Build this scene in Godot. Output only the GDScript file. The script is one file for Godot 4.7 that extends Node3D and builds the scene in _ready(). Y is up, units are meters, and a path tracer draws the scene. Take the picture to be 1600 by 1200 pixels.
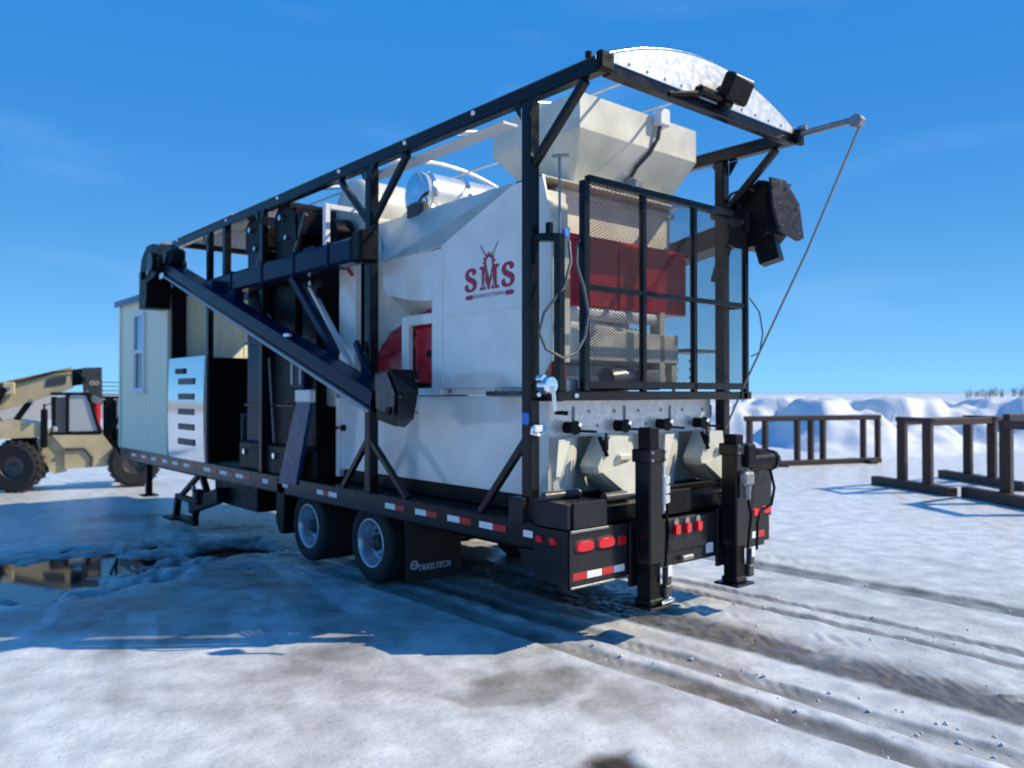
extends Node3D

var M := {}
var origin_of := {}
var name_count := {}
var rng := RandomNumberGenerator.new()


class MB:
	var v := PackedVector3Array()
	var n := PackedVector3Array()
	var marks := PackedInt32Array()  # where each primitive starts

	func tri(a: Vector3, b: Vector3, c: Vector3, na: Vector3, nb: Vector3, nc: Vector3) -> void:
		var g := (b - a).cross(c - a)
		if g.dot(na + nb + nc) > 0.0:
			v.append(a); v.append(c); v.append(b)
			n.append(na); n.append(nc); n.append(nb)
		else:
			v.append(a); v.append(b); v.append(c)
			n.append(na); n.append(nb); n.append(nc)

	func face(p: Array, out: Vector3) -> void:
		var g := Vector3.ZERO
		for i in range(1, p.size() - 1):
			g += (p[i] - p[0]).cross(p[i + 1] - p[0])
		if g.length() < 1e-12:
			return
		g = g.normalized()
		if g.dot(out) < 0.0:
			g = -g
		for i in range(1, p.size() - 1):
			tri(p[0], p[i], p[i + 1], g, g, g)

	func plate(p: Array, t: Vector3) -> void:
		marks.append(v.size())
		# a flat polygon (convex) given thickness t
		var q := []
		var mid := Vector3.ZERO
		for a in p:
			q.append(a + t)
			mid += a
		mid /= p.size()
		face(p, -t)
		face(q, t)
		for i in p.size():
			var j := (i + 1) % p.size()
			face([p[i], p[j], q[j], q[i]], (p[i] + p[j]) * 0.5 - mid)

	func box(c: Vector3, s: Vector3, ch := 0.006, b := Basis()) -> void:
		marks.append(v.size())
		var h := s * 0.5
		ch = minf(ch, minf(h.x, minf(h.y, h.z)) * 0.6)
		var pt := func(sg: Vector3, ax: int) -> Vector3:
			var q := Vector3.ZERO
			for k in 3:
				q[k] = sg[k] * (h[k] if k == ax else h[k] - ch)
			return c + b * q
		for ax in 3:
			var a1 := (ax + 1) % 3
			var a2 := (ax + 2) % 3
			for s0 in [-1.0, 1.0]:
				var p := []
				for k in [[-1.0, -1.0], [1.0, -1.0], [1.0, 1.0], [-1.0, 1.0]]:
					var sg := Vector3.ZERO
					sg[ax] = s0; sg[a1] = k[0]; sg[a2] = k[1]
					p.append(pt.call(sg, ax))
				var o := Vector3.ZERO
				o[ax] = s0
				face(p, b * o)
				for s1 in [-1.0, 1.0]:
					var e := []
					for k in [[-1.0, ax], [1.0, ax], [1.0, a1], [-1.0, a1]]:
						var sg := Vector3.ZERO
						sg[ax] = s0; sg[a1] = s1; sg[a2] = k[0]
						e.append(pt.call(sg, k[1]))
					var oe := Vector3.ZERO
					oe[ax] = s0; oe[a1] = s1
					face(e, b * oe)
		for sx in [-1.0, 1.0]:
			for sy in [-1.0, 1.0]:
				for sz in [-1.0, 1.0]:
					var sg := Vector3(sx, sy, sz)
					face([pt.call(sg, 0), pt.call(sg, 1), pt.call(sg, 2)], b * sg)

	func bx(x0: float, x1: float, y0: float, y1: float, z0: float, z1: float, ch := 0.006) -> void:
		box(Vector3((x0 + x1) / 2, (y0 + y1) / 2, (z0 + z1) / 2), Vector3(absf(x1 - x0), absf(y1 - y0), absf(z1 - z0)), ch)

	func bar(a: Vector3, b: Vector3, w: float, h := -1.0, up := Vector3.UP, ch := 0.006) -> void:
		if h < 0.0:
			h = w
		var z := (b - a).normalized()
		if absf(z.dot(up)) > 0.98:
			up = Vector3(1, 0, 0)
		var x := up.cross(z).normalized()
		var y := z.cross(x)
		box((a + b) * 0.5, Vector3(w, h, (b - a).length()), ch, Basis(x, y, z))

	func frame(z: Vector3) -> Basis:
		var up := Vector3.UP if absf(z.y) < 0.95 else Vector3(1, 0, 0)
		var x := up.cross(z).normalized()
		return Basis(x, z.cross(x), z)

	func tube(a: Vector3, b: Vector3, r: float, r2 := -1.0, seg := 14, caps := true) -> void:
		marks.append(v.size())
		if r2 < 0.0:
			r2 = r
		var z := (b - a).normalized()
		var f := frame(z)
		var slope := (r - r2) / maxf((b - a).length(), 1e-6)
		var ra := []
		var rb := []
		for i in seg:
			var t := TAU * i / seg
			var d := f.x * cos(t) + f.y * sin(t)
			var t2 := TAU * (i + 1) / seg
			var d2 := f.x * cos(t2) + f.y * sin(t2)
			var n1 := (d + z * slope).normalized()
			var n2 := (d2 + z * slope).normalized()
			tri(a + d * r, a + d2 * r, b + d2 * r2, n1, n2, n2)
			tri(a + d * r, b + d2 * r2, b + d * r2, n1, n2, n1)
			ra.append(a + d * r)
			rb.append(b + d * r2)
		if caps:
			face(ra, -z)
			face(rb, z)

	func path(p: Array, r: float, seg := 8) -> void:
		marks.append(v.size())
		var f := frame((p[1] - p[0]).normalized())
		var last := []
		var lastn := []
		for i in p.size():
			var z: Vector3
			if i == 0:
				z = (p[1] - p[0]).normalized()
			elif i == p.size() - 1:
				z = (p[i] - p[i - 1]).normalized()
			else:
				z = (p[i + 1] - p[i - 1]).normalized()
			var x := (f.x - z * f.x.dot(z)).normalized()
			f = Basis(x, z.cross(x), z)
			var ring := []
			var rn := []
			for k in seg:
				var t := TAU * k / seg
				var d := f.x * cos(t) + f.y * sin(t)
				ring.append(p[i] + d * r)
				rn.append(d)
			if i > 0:
				for k in seg:
					var k2 := (k + 1) % seg
					tri(last[k], last[k2], ring[k2], lastn[k], lastn[k2], rn[k2])
					tri(last[k], ring[k2], ring[k], lastn[k], rn[k2], rn[k])
			else:
				face(ring, -z)
			last = ring
			lastn = rn
		face(last, (p[-1] - p[-2]))

	func prism(poly: PackedVector2Array, o: Vector3, ux: Vector3, uy: Vector3, d: Vector3) -> void:
		marks.append(v.size())
		var idx := Geometry2D.triangulate_polygon(poly)
		var dn := d.normalized()
		var P := []
		for q in poly:
			P.append(o + ux * q.x + uy * q.y)
		for i in range(0, idx.size(), 3):
			tri(P[idx[i]], P[idx[i + 1]], P[idx[i + 2]], -dn, -dn, -dn)
			tri(P[idx[i]] + d, P[idx[i + 1]] + d, P[idx[i + 2]] + d, dn, dn, dn)
		var cw := Geometry2D.is_polygon_clockwise(poly)
		for i in poly.size():
			var j := (i + 1) % poly.size()
			var e := poly[j] - poly[i]
			var on := Vector2(e.y, -e.x)
			if cw:
				on = -on
			face([P[i], P[j], P[j] + d, P[i] + d], ux * on.x + uy * on.y)

	func lathe(prof: Array, o: Vector3, axis: Vector3, seg := 28, smooth := false) -> void:
		marks.append(v.size())
		# prof: Vector2(radius, along); drawn outside on the side to the right of the profile's direction
		var f := frame(axis.normalized())
		for i in prof.size() - 1:
			var a: Vector2 = prof[i]
			var b: Vector2 = prof[i + 1]
			var t := (b - a).normalized()
			var n2 := Vector2(t.y, -t.x)
			var na := n2
			var nb := n2
			if smooth:
				if i > 0:
					var t0: Vector2 = (a - prof[i - 1]).normalized()
					na = (n2 + Vector2(t0.y, -t0.x)).normalized()
				if i < prof.size() - 2:
					var t1: Vector2 = (prof[i + 2] - b).normalized()
					nb = (n2 + Vector2(t1.y, -t1.x)).normalized()
			for k in seg:
				var u := TAU * k / seg
				var w := TAU * (k + 1) / seg
				var du := f.x * cos(u) + f.y * sin(u)
				var dw := f.x * cos(w) + f.y * sin(w)
				var pa := o + du * a.x + f.z * a.y
				var pb := o + dw * a.x + f.z * a.y
				var pc := o + dw * b.x + f.z * b.y
				var pd := o + du * b.x + f.z * b.y
				var nau := du * na.x + f.z * na.y
				var naw := dw * na.x + f.z * na.y
				var nbu := du * nb.x + f.z * nb.y
				var nbw := dw * nb.x + f.z * nb.y
				if a.x > 1e-5:
					tri(pa, pb, pc, nau, naw, nbw)
				if b.x > 1e-5:
					tri(pa, pc, pd, nau, nbw, nbu)

	func mesh(off := Vector3.ZERO) -> ArrayMesh:
		var q := PackedVector3Array(v)
		if off != Vector3.ZERO:
			for i in q.size():
				q[i] -= off
		var arr := []
		arr.resize(Mesh.ARRAY_MAX)
		arr[Mesh.ARRAY_VERTEX] = q
		arr[Mesh.ARRAY_NORMAL] = n
		var m := ArrayMesh.new()
		m.add_surface_from_arrays(Mesh.PRIMITIVE_TRIANGLES, arr)
		return m


func numbered(called: String) -> String:
	var k: int = name_count.get(called, 0)
	name_count[called] = k + 1
	return called if k == 0 else "%s_%03d" % [called, k]


func thing(called: String, label: String, category: String, at := Vector3.ZERO, group := "") -> Node3D:
	var o := Node3D.new()
	o.name = numbered(called)
	add_child(o)
	o.position = at
	origin_of[o] = at
	o.set_meta("label", label)
	o.set_meta("category", category)
	if group:
		o.set_meta("group", group)
	return o


const SPLIT := ["corner_trim", "band", "joint_flange", "drive_pulley", "bolt_head", "screw_head", "bearing", "spout_pipe", "steel_stay", "take_up_bolt", "lift_cylinder", "ledge_bolt", "access_door", "louvre_bar", "cross_bar", "roof_rib", "roller", "corner_fitting", "blade_mark", "bar_mark", "step_rail", "fork_guard", "hanger", "drive_box", "pipe_frame", "shelf", "frame_column", "tail_trough", "seed_roll", "fan_motor", "panel_seam", "fascia", "side_bar", "red_shroud"]


func part(p: Node3D, called: String, b: MB, m: Material, label := "") -> MeshInstance3D:
	if called in SPLIT and b.marks.size() > 1:
		var first: MeshInstance3D = null
		for k in b.marks.size():
			var c := MB.new()
			var to: int = b.marks[k + 1] if k + 1 < b.marks.size() else b.v.size()
			c.v = b.v.slice(b.marks[k], to)
			c.n = b.n.slice(b.marks[k], to)
			var q := part(p, called, c, m, label)
			if first == null:
				first = q
		return first
	var o := MeshInstance3D.new()
	o.name = called
	o.mesh = b.mesh(origin_of[p])
	o.material_override = m
	p.add_child(o, true)
	origin_of[o] = origin_of[p]
	if label:
		o.set_meta("label", label)
	return o


func lone(called: String, label: String, category: String, b: MB, m: Material, at := Vector3.ZERO, group := "") -> MeshInstance3D:
	var o := MeshInstance3D.new()
	o.name = numbered(called)
	o.mesh = b.mesh(at)
	o.material_override = m
	add_child(o)
	o.position = at
	origin_of[o] = at
	o.set_meta("label", label)
	o.set_meta("category", category)
	if group:
		o.set_meta("group", group)
	return o


func V(x: float, y: float, z: float) -> Vector3:
	return Vector3(x, y, z)


func lin(r: float, g: float, b: float) -> Color:
	return Color(r, g, b).linear_to_srgb()


func smooth(a: float, b: float, x: float) -> float:
	return smoothstep(a, b, x)


# ------------------------------------------------------------------ textures
func noise_tex(sd: int, freq: float, lo: float, hi: float, octaves := 4, kind := FastNoiseLite.TYPE_SIMPLEX_SMOOTH, power := 1.0, size := 512) -> ImageTexture:
	var f := FastNoiseLite.new()
	f.seed = sd
	f.noise_type = kind
	f.frequency = freq
	f.fractal_type = FastNoiseLite.FRACTAL_FBM
	f.fractal_octaves = octaves
	var im := f.get_seamless_image(size, size)
	im.convert(Image.FORMAT_L8)
	var d := im.get_data()
	for i in d.size():
		d[i] = int(clampf(lo + (hi - lo) * pow(d[i] / 255.0, power), 0.0, 1.0) * 255.0)
	var r := Image.create_from_data(size, size, false, Image.FORMAT_L8, d)
	r.convert(Image.FORMAT_RGB8)
	return ImageTexture.create_from_image(r)


func galv_tex() -> ImageTexture:
	var f := FastNoiseLite.new()
	f.seed = 5
	f.noise_type = FastNoiseLite.TYPE_CELLULAR
	f.cellular_return_type = FastNoiseLite.RETURN_CELL_VALUE
	f.frequency = 0.035
	var im := f.get_seamless_image(512, 512)
	im.convert(Image.FORMAT_L8)
	var d := im.get_data()
	for i in d.size():
		d[i] = int(236 + 16 * d[i] / 255.0)
	var r := Image.create_from_data(512, 512, false, Image.FORMAT_L8, d)
	r.convert(Image.FORMAT_RGB8)
	return ImageTexture.create_from_image(r)


func grit_tex() -> ImageTexture:
	# fine grain with scattered dark specks of dirt
	var f := FastNoiseLite.new()
	f.seed = 71
	f.frequency = 0.11
	f.fractal_octaves = 3
	var a := f.get_seamless_image(1024, 1024)
	f.seed = 72
	f.frequency = 0.045
	f.fractal_octaves = 2
	var b := f.get_seamless_image(1024, 1024)
	a.convert(Image.FORMAT_L8)
	b.convert(Image.FORMAT_L8)
	var da := a.get_data()
	var db := b.get_data()
	for i in da.size():
		var g := da[i] / 255.0
		var p := db[i] / 255.0
		var k := 0.965 + 0.05 * g
		k *= 1.0 - 0.62 * smooth(0.70, 0.82, g * 0.62 + p * 0.38)
		da[i] = int(clampf(k, 0.0, 1.0) * 255.0)
	var r := Image.create_from_data(1024, 1024, false, Image.FORMAT_L8, da)
	r.convert(Image.FORMAT_RGB8)
	return ImageTexture.create_from_image(r)


func wood_tex() -> ImageTexture:
	var f := FastNoiseLite.new()
	f.seed = 11
	f.frequency = 0.02
	var im := Image.create(256, 256, false, Image.FORMAT_RGB8)
	for y in 256:
		for x in 256:
			var g := f.get_noise_2d(x * 3.2, y * 0.35) * 0.5 + 0.5
			var k := 0.75 + 0.25 * g
			im.set_pixel(x, y, Color(k, k * 0.97, k * 0.93))
	return ImageTexture.create_from_image(im)


func mat(key: String, c: Color, rough: float, metal := 0.0, tex: Texture2D = null, scale := 1.0, rtex: Texture2D = null) -> StandardMaterial3D:
	var m := StandardMaterial3D.new()
	m.resource_name = key
	m.albedo_color = c
	m.roughness = rough
	m.metallic = metal
	m.uv1_triplanar = true
	m.uv1_world_triplanar = true
	m.uv1_scale = Vector3.ONE * scale
	if tex:
		m.albedo_texture = tex
	if rtex:
		m.roughness_texture = rtex
		m.roughness_texture_channel = BaseMaterial3D.TEXTURE_CHANNEL_RED
	M[key] = m
	return m


func make_materials() -> void:
	var grime := noise_tex(1, 0.012, 0.86, 1.04, 5)
	var fine := noise_tex(2, 0.05, 0.8, 1.0, 3)
	var rgh := noise_tex(3, 0.02, 0.55, 1.15, 4)
	var galv := galv_tex()
	var wood := wood_tex()
	var m := mat("black_paint", lin(0.009, 0.010, 0.013), 0.30, 0.0, grime, 0.6, rgh)
	m.clearcoat_enabled = true
	m.clearcoat = 0.12
	m.clearcoat_roughness = 0.12
	m.metallic_specular = 0.32
	m = mat("satin_black", lin(0.007, 0.007, 0.009), 0.45, 0.0, grime, 0.8, rgh)
	m.metallic_specular = 0.25
	m = mat("black_sheet", lin(0.019, 0.020, 0.025), 0.42, 0.0, grime, 0.9, rgh)
	m.metallic_specular = 0.35
	m = mat("sky_tinted_black", lin(0.005, 0.013, 0.046), 0.26, 0.0, grime, 0.7, rgh)  # black gloss paint, the sky it reflects put into the colour as blue
	m.clearcoat_enabled = true
	m.clearcoat = 0.08
	m.metallic_specular = 0.22
	mat("arm_sky_blue", lin(0.006, 0.042, 0.135), 0.35, 0.0, grime, 0.7, rgh)  # black plate; its sky reflection is painted in as blue
	mat("cream_paint", lin(0.77, 0.75, 0.645), 0.34, 0.0, grime, 0.3, rgh)
	m = mat("white_paint", lin(0.84, 0.83, 0.79), 0.16, 0.0, noise_tex(9, 0.01, 0.93, 1.02, 4), 0.3, rgh)
	m.metallic_specular = 0.8
	m.heightmap_enabled = true
	m.heightmap_texture = noise_tex(31, 0.008, 0.0, 1.0, 2)
	m.heightmap_scale = 0.9
	mat("tan_paint", lin(0.53, 0.44, 0.26), 0.42, 0.0, grime, 0.3, rgh)
	mat("red_paint", lin(0.52, 0.012, 0.028), 0.3, 0.0, grime, 0.6, rgh)
	mat("red_bright", lin(0.62, 0.02, 0.02), 0.3, 0.0, grime, 0.8)
	mat("maroon_print", lin(0.36, 0.012, 0.05), 0.35)
	mat("grey_print", lin(0.34, 0.33, 0.40), 0.4)
	mat("pale_print", lin(0.48, 0.50, 0.56), 0.5)
	mat("galvanised", lin(0.80, 0.81, 0.82), 0.42, 0.35, galv, 1.2, rgh)
	mat("chrome", lin(0.82, 0.83, 0.85), 0.13, 1.0, null, 1.0, rgh)
	mat("mirror_steel", lin(0.74, 0.76, 0.79), 0.10, 1.0)
	mat("steel_grey", lin(0.30, 0.31, 0.33), 0.4, 0.55, grime, 1.5, rgh)
	mat("dark_grey", lin(0.055, 0.057, 0.064), 0.5, 0.1, grime, 1.2, rgh)
	mat("rubber", lin(0.016, 0.016, 0.017), 0.75, 0.0, fine, 1.5)
	mat("rim_steel", lin(0.50, 0.52, 0.56), 0.30, 0.7)
	mat("rust_paint", lin(0.060, 0.030, 0.026), 0.65, 0.0, noise_tex(33, 0.03, 0.45, 1.1, 6), 1.4, rgh)
	mat("siding", lin(0.84, 0.83, 0.63), 0.4)
	mat("trim_blue", lin(0.06, 0.14, 0.30), 0.4, 0.0, grime, 1.0)
	mat("vinyl_white", lin(0.76, 0.76, 0.78), 0.4)
	mat("tape_red", lin(0.55, 0.012, 0.016), 0.3)
	mat("tape_white", lin(0.80, 0.82, 0.84), 0.3)
	mat("lamp_red", lin(0.72, 0.008, 0.02), 0.12)
	mat("planks", lin(0.30, 0.26, 0.20), 0.75, 0.0, wood, 1.4)
	mat("hose_grey", lin(0.09, 0.10, 0.12), 0.45)
	mat("rope", lin(0.26, 0.25, 0.22), 0.8)
	mat("bark", lin(0.17, 0.165, 0.175), 0.9)
	mat("wire", lin(0.02, 0.021, 0.024), 0.5, 0.2)
	mat("blue_tag", lin(0.05, 0.2, 0.65), 0.5)
	m = mat("glass_dark", lin(0.02, 0.025, 0.03), 0.04)
	m.metallic_specular = 0.8
	m = mat("cab_glass", lin(0.35, 0.38, 0.40), 0.1)
	m.metallic_specular = 0.7
	mat("duct_silver", lin(0.80, 0.81, 0.82), 0.30, 0.55, grime, 1.0)
	mat("mirror_pane", lin(0.30, 0.36, 0.46), 0.05, 1.0)
	m = mat("water", lin(0.012, 0.012, 0.013), 0.045)
	m.metallic_specular = 0.75
	m = mat("snow_bank", lin(0.76, 0.78, 0.82), 0.6, 0.0, noise_tex(21, 0.02, 0.9, 1.0, 5), 0.15)
	m = mat("ground", Color.WHITE, 0.40, 0.0, noise_tex(22, 0.012, 0.80, 1.0, 6), 0.45, noise_tex(23, 0.03, 0.5, 1.2, 4))
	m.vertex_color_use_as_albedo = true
	m.heightmap_enabled = true
	m.heightmap_texture = noise_tex(24, 0.03, 0.0, 1.0, 6, FastNoiseLite.TYPE_SIMPLEX_SMOOTH, 1.0, 1024)
	m.heightmap_scale = 0.30
	m.detail_enabled = true
	m.detail_blend_mode = BaseMaterial3D.BLEND_MODE_MUL
	m.detail_uv_layer = BaseMaterial3D.DETAIL_UV_2
	m.detail_albedo = grit_tex()
	m.uv2_triplanar = true
	m.uv2_world_triplanar = true
	m.uv2_scale = Vector3.ONE * 0.62
	m.metallic_specular = 0.5
	m = mat("clod", lin(0.80, 0.81, 0.83), 0.6, 0.0, fine, 2.0)


# ------------------------------------------------------------------ ground
var gn := FastNoiseLite.new()
var gm := FastNoiseLite.new()
var gd := FastNoiseLite.new()
const WATER := -0.185


func fall(x: float, z: float) -> float:
	# the yard drops away gently beyond the front of the trailer
	var a := rad_to_deg(atan2(x + 3.0, maxf(-z + 2.0, 0.01)))
	var k := 1.0 - smooth(24.0, 50.0, a)
	return -0.0285 * maxf(0.0, -z - 2.5) * k


func puddle(x: float, z: float) -> float:
	# > 0 inside the meltwater
	var p := Vector2((x + 3.0) / 1.95, (z + 6.1) / 1.30)
	var w := gn.get_noise_2d(x * 90.0, z * 90.0) * 0.45 + gm.get_noise_2d(x * 140.0 + 50.0, z * 140.0) * 0.50 + gd.get_noise_2d(x * 330.0, z * 330.0) * 0.22
	var d := 1.0 - p.length() + w
	var q := Vector2((x + 0.15) / 0.42, (z + 6.0) / 0.55)
	d = maxf(d, 1.0 - q.length() + w * 0.8)
	return d


func track(x: float, c: float, w: float) -> float:
	return clampf(1.0 - absf(x - c) / w, 0.0, 1.0)


var trk := [[0.10, 0.10, 0.85], [0.46, 0.09, 0.75], [1.22, 0.25, 1.3], [2.12, 0.055, 0.7], [2.42, 0.06, 0.75], [3.62, 0.15, 0.8]]


func ground_at(x: float, z: float) -> Array:
	# [height, colour]
	var h := fall(x, z)
	var big := gn.get_noise_2d(x * 22.0, z * 22.0)
	var mid := gm.get_noise_2d(x * 60.0, z * 60.0)
	var sml := gd.get_noise_2d(x * 260.0, z * 260.0)
	var dist := Vector2(x + 2.0, z - 1.0).length()
	h += 0.013 * big + 0.004 * mid + 0.002 * sml
	h += clampf((dist - 25.0) / 60.0, 0.0, 1.0) * 0.35 * gn.get_noise_2d(x * 1.2, z * 1.2)
	var snow := Color(0.84, 0.855, 0.88)
	var packed := Color(0.65, 0.64, 0.615)
	var slush := Color(0.175, 0.148, 0.118)
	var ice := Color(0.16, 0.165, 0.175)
	var mud := Color(0.035, 0.03, 0.027)
	var c := snow
	var traffic := (1.0 - smooth(3.6, 6.5, x)) * smooth(-30.0, -16.0, z)
	var p := smooth(-0.25, 0.35, big * 0.7 + mid * 0.55 + 0.05) * traffic
	c = c.lerp(packed, 0.15 * traffic + 0.50 * p)
	# worn ice in front of and below the trailer, darkened to deepen the shade
	var wet_shade := smooth(0.05, 0.85, 1.0 - Vector2((x + 0.4) / 4.6, (z + 4.2) / 5.0).length() + 0.45 * big + 0.35 * mid)
	c = c.lerp(ice, clampf(0.62 + 0.45 * mid + 0.3 * sml, 0.0, 1.0) * wet_shade)
	h -= 0.012 * wet_shade
	# thin streaks where things were dragged and melt ran
	var stk := gm.get_noise_2d(x * 210.0 + z * 60.0, z * 34.0)
	c = c.lerp(packed * 0.78, 0.28 * smooth(0.05, 0.45, stk) * traffic)
	c = c.lerp(snow, 0.6 * smooth(0.08, 0.5, -stk + 0.3 * sml) * traffic)
	# stains
	var st := smooth(0.18, 0.6, mid * 0.8 + sml * 0.35) * traffic
	c = c.lerp(slush, 0.22 * st)
	# wheel tracks along the trailer's length
	var wob := 0.10 * gn.get_noise_2d(z * 30.0, 7.0)
	var behind := smooth(-7.0, -1.0, z)
	var coarse := gd.get_noise_2d(x * 620.0, z * 620.0)
	for t in trk:
		var cx: float = t[0] + wob + 0.035 * (z + 1.0) * (0.4 if t[0] < 2.0 else -0.2)
		var k := track(x, cx, t[1] * 1.35)
		if k > 0.0:
			var kk := smooth(0.0, 0.55, k) * behind
			var br: float = 0.78 + 0.6 * gm.get_noise_2d(x * 150.0, z * 30.0) + 0.45 * sml
			c = c.lerp(slush, clampf(kk * t[2] * br, 0.0, 0.95))
			var lug := sin((z + absf(x - cx) * 1.3 + 0.06 * mid + 0.03 * sml) * TAU / 0.115) * clampf(0.45 + 1.3 * gm.get_noise_2d(x * 70.0, z * 110.0 + 30.0), 0.0, 1.0)
			h -= kk * (0.016 + 0.0045 * lug + 0.004 * sml)
			c = c.lerp(c * 0.80, kk * (0.5 - 0.5 * lug) * 0.8)
			if t[2] >= 0.99:
				h += kk * (0.016 * coarse + 0.010 * sml)
			else:
				var rim := track(absf(x - cx), t[1] * 0.95, t[1] * 0.45) * behind
				c = c.lerp(slush * 0.7, clampf(rim * (0.55 + 0.6 * sml), 0.0, 0.8))
		var e := track(absf(x - cx), t[1] * 1.5, 0.10) * behind
		h += e * (0.007 + 0.016 * sml)
		c = c.lerp(snow, e * 0.5 * clampf(0.5 + sml, 0.0, 1.0))
	# lug prints of a tractor tyre beside the middle track
	for cx2 in [1.62, 3.98]:
		var k2 := track(x, cx2 + wob, 0.24) * behind
		if k2 > 0.0:
			var lg := sin((z + absf(x - cx2) * 0.9 + 0.08 * mid + 0.04 * sml) * TAU / 0.17) * clampf(0.3 + 1.6 * gm.get_noise_2d(x * 60.0 + 9.0, z * 90.0), 0.0, 1.0)
			h += smooth(0.0, 0.4, k2) * 0.009 * lg
			c = c.lerp(packed, 0.75 * smooth(0.0, 0.4, k2) * (0.5 - 0.5 * lg))
	# mud spots
	for s in [[-1.05, 1.32, 0.34, 1.0], [-0.72, 0.28, 0.55, 0.55], [-0.35, 0.85, 0.5, 0.35], [-2.0, 2.3, 0.5, 0.3], [0.3, -7.6, 0.9, 0.6], [1.9, -9.5, 1.6, 0.5], [-0.3, -10.2, 1.2, 0.5]]:
		var q: float = 1.0 - Vector2((x - s[0]) / s[2], (z - s[1]) / (s[2] * 0.6)).length() + 0.6 * mid + 0.5 * sml
		if q > 0.0:
			c = c.lerp(mud if s[3] > 0.9 else slush, smooth(0.05, 0.7, q) * s[3])
			h -= 0.02 * smooth(0.05, 0.7, q) * s[3]
	var w := puddle(x, z)
	if w > -0.5:
		var kq := smooth(-0.5, 0.10, w)
		h = lerpf(h, WATER - 0.004, kq) - 0.05 * smooth(0.0, 0.4, w)
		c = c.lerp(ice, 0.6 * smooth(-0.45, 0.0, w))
		c = c.lerp(Color(0.10, 0.10, 0.10), smooth(-0.05, 0.15, w))
	return [h, c]


func axis_values(lo: float, hi: float, step: float, reach: float) -> PackedFloat32Array:
	var a := PackedFloat32Array()
	var left := []
	var s := step
	var x := lo
	while x > -reach:
		s *= 1.085
		x -= s
		left.append(x)
	left.reverse()
	for q in left:
		a.append(q)
	x = lo
	while x < hi:
		a.append(x)
		x += step
	s = step
	while x < reach:
		a.append(x)
		s *= 1.085
		x += s
	return a


func height_sheet(xs: PackedFloat32Array, zs: PackedFloat32Array, fn: Callable, colours: bool) -> ArrayMesh:
	var nx := xs.size()
	var nz := zs.size()
	var v := PackedVector3Array()
	var c := PackedColorArray()
	v.resize(nx * nz)
	if colours:
		c.resize(nx * nz)
	for j in nz:
		for i in nx:
			var g: Array = fn.call(xs[i], zs[j])
			v[j * nx + i] = Vector3(xs[i], g[0], zs[j])
			if colours:
				c[j * nx + i] = g[1]
	var n := PackedVector3Array()
	n.resize(nx * nz)
	for j in nz:
		var j0 := maxi(j - 1, 0)
		var j1 := mini(j + 1, nz - 1)
		for i in nx:
			var i0 := maxi(i - 1, 0)
			var i1 := mini(i + 1, nx - 1)
			var dx := v[j * nx + i1] - v[j * nx + i0]
			var dz := v[j1 * nx + i] - v[j0 * nx + i]
			n[j * nx + i] = dz.cross(dx).normalized()
	var idx := PackedInt32Array()
	idx.resize((nx - 1) * (nz - 1) * 6)
	var k := 0
	for j in nz - 1:
		for i in nx - 1:
			var a := j * nx + i
			idx[k] = a; idx[k + 1] = a + 1; idx[k + 2] = a + nx
			idx[k + 3] = a + 1; idx[k + 4] = a + nx + 1; idx[k + 5] = a + nx
			k += 6
	var arr := []
	arr.resize(Mesh.ARRAY_MAX)
	arr[Mesh.ARRAY_VERTEX] = v
	arr[Mesh.ARRAY_NORMAL] = n
	if colours:
		arr[Mesh.ARRAY_COLOR] = c
	arr[Mesh.ARRAY_INDEX] = idx
	var m := ArrayMesh.new()
	m.add_surface_from_arrays(Mesh.PRIMITIVE_TRIANGLES, arr)
	return m


func struct(called: String, label: String, m: Mesh, material: Material) -> MeshInstance3D:
	var o := MeshInstance3D.new()
	o.name = called
	o.mesh = m
	o.material_override = material
	o.set_meta("kind", "structure")
	o.set_meta("label", label)
	add_child(o)
	return o


func bank_at(x: float, z: float) -> Array:
	# ploughed ridge of snow beyond the racks; u along it, w across
	var d := Vector2(0.60, -0.80)
	var r := Vector2(x, z) - Vector2(25.5, -12.5)
	var along := r.dot(Vector2(0.60, 0.80))
	var across := r.dot(Vector2(0.80, -0.60))
	var nn := gn.get_noise_2d(x * 9.0, z * 9.0)
	var nm := gm.get_noise_2d(x * 24.0, z * 24.0)
	var rid := 1.0 - absf(gm.get_noise_2d(x * 13.0 + 40.0, z * 13.0)) * 2.0
	var top := 1.62 + 0.15 * sin(along * 0.5 + 1.0)
	var prof := exp(-pow((across + 0.7 * nn + 1.4 * nm) / 2.6, 2.0)) if across < 0.0 else exp(-pow(across / 14.0, 2.0))
	var ends := smooth(-13.0, -5.5, along) * (1.0 - smooth(34.0, 54.0, along))
	var h := prof * ends * (top + 0.25 * nn + 0.22 * nm + 0.34 * rid - 0.22) + 0.25 * nm * prof * ends * exp(-pow((across + 4.0) / 3.0, 2.0)) * 2.0
	var lump := gm.get_noise_2d(along * 46.0, across * 20.0)
	var clod := gd.get_noise_2d(x * 85.0, z * 85.0)
	h += prof * ends * (0.70 * lump * (1.0 - 0.5 * smooth(4.0, 12.0, along)) + 0.16 * clod)
	# the big heap on the left, steep on its shaded side
	var u := (x - 23.3) * 0.76 + (z + 11.0) * 0.65
	var w := (x - 23.3) * -0.65 + (z + 11.0) * 0.76
	var side := (-u / 2.0 if u < 0.0 else u / 5.5) + 0.35 * lump + 0.12 * clod
	var heap := 1.95 * (1.0 - side) * exp(-pow(w / 3.6, 2.0)) if side < 1.0 else 0.0
	h = maxf(h, minf(heap, 1.85))
	h = minf(h, 1.76 + 0.14 * nm + 0.10 * clod) if h > 1.5 else h
	return [h - 0.12, null]


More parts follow.
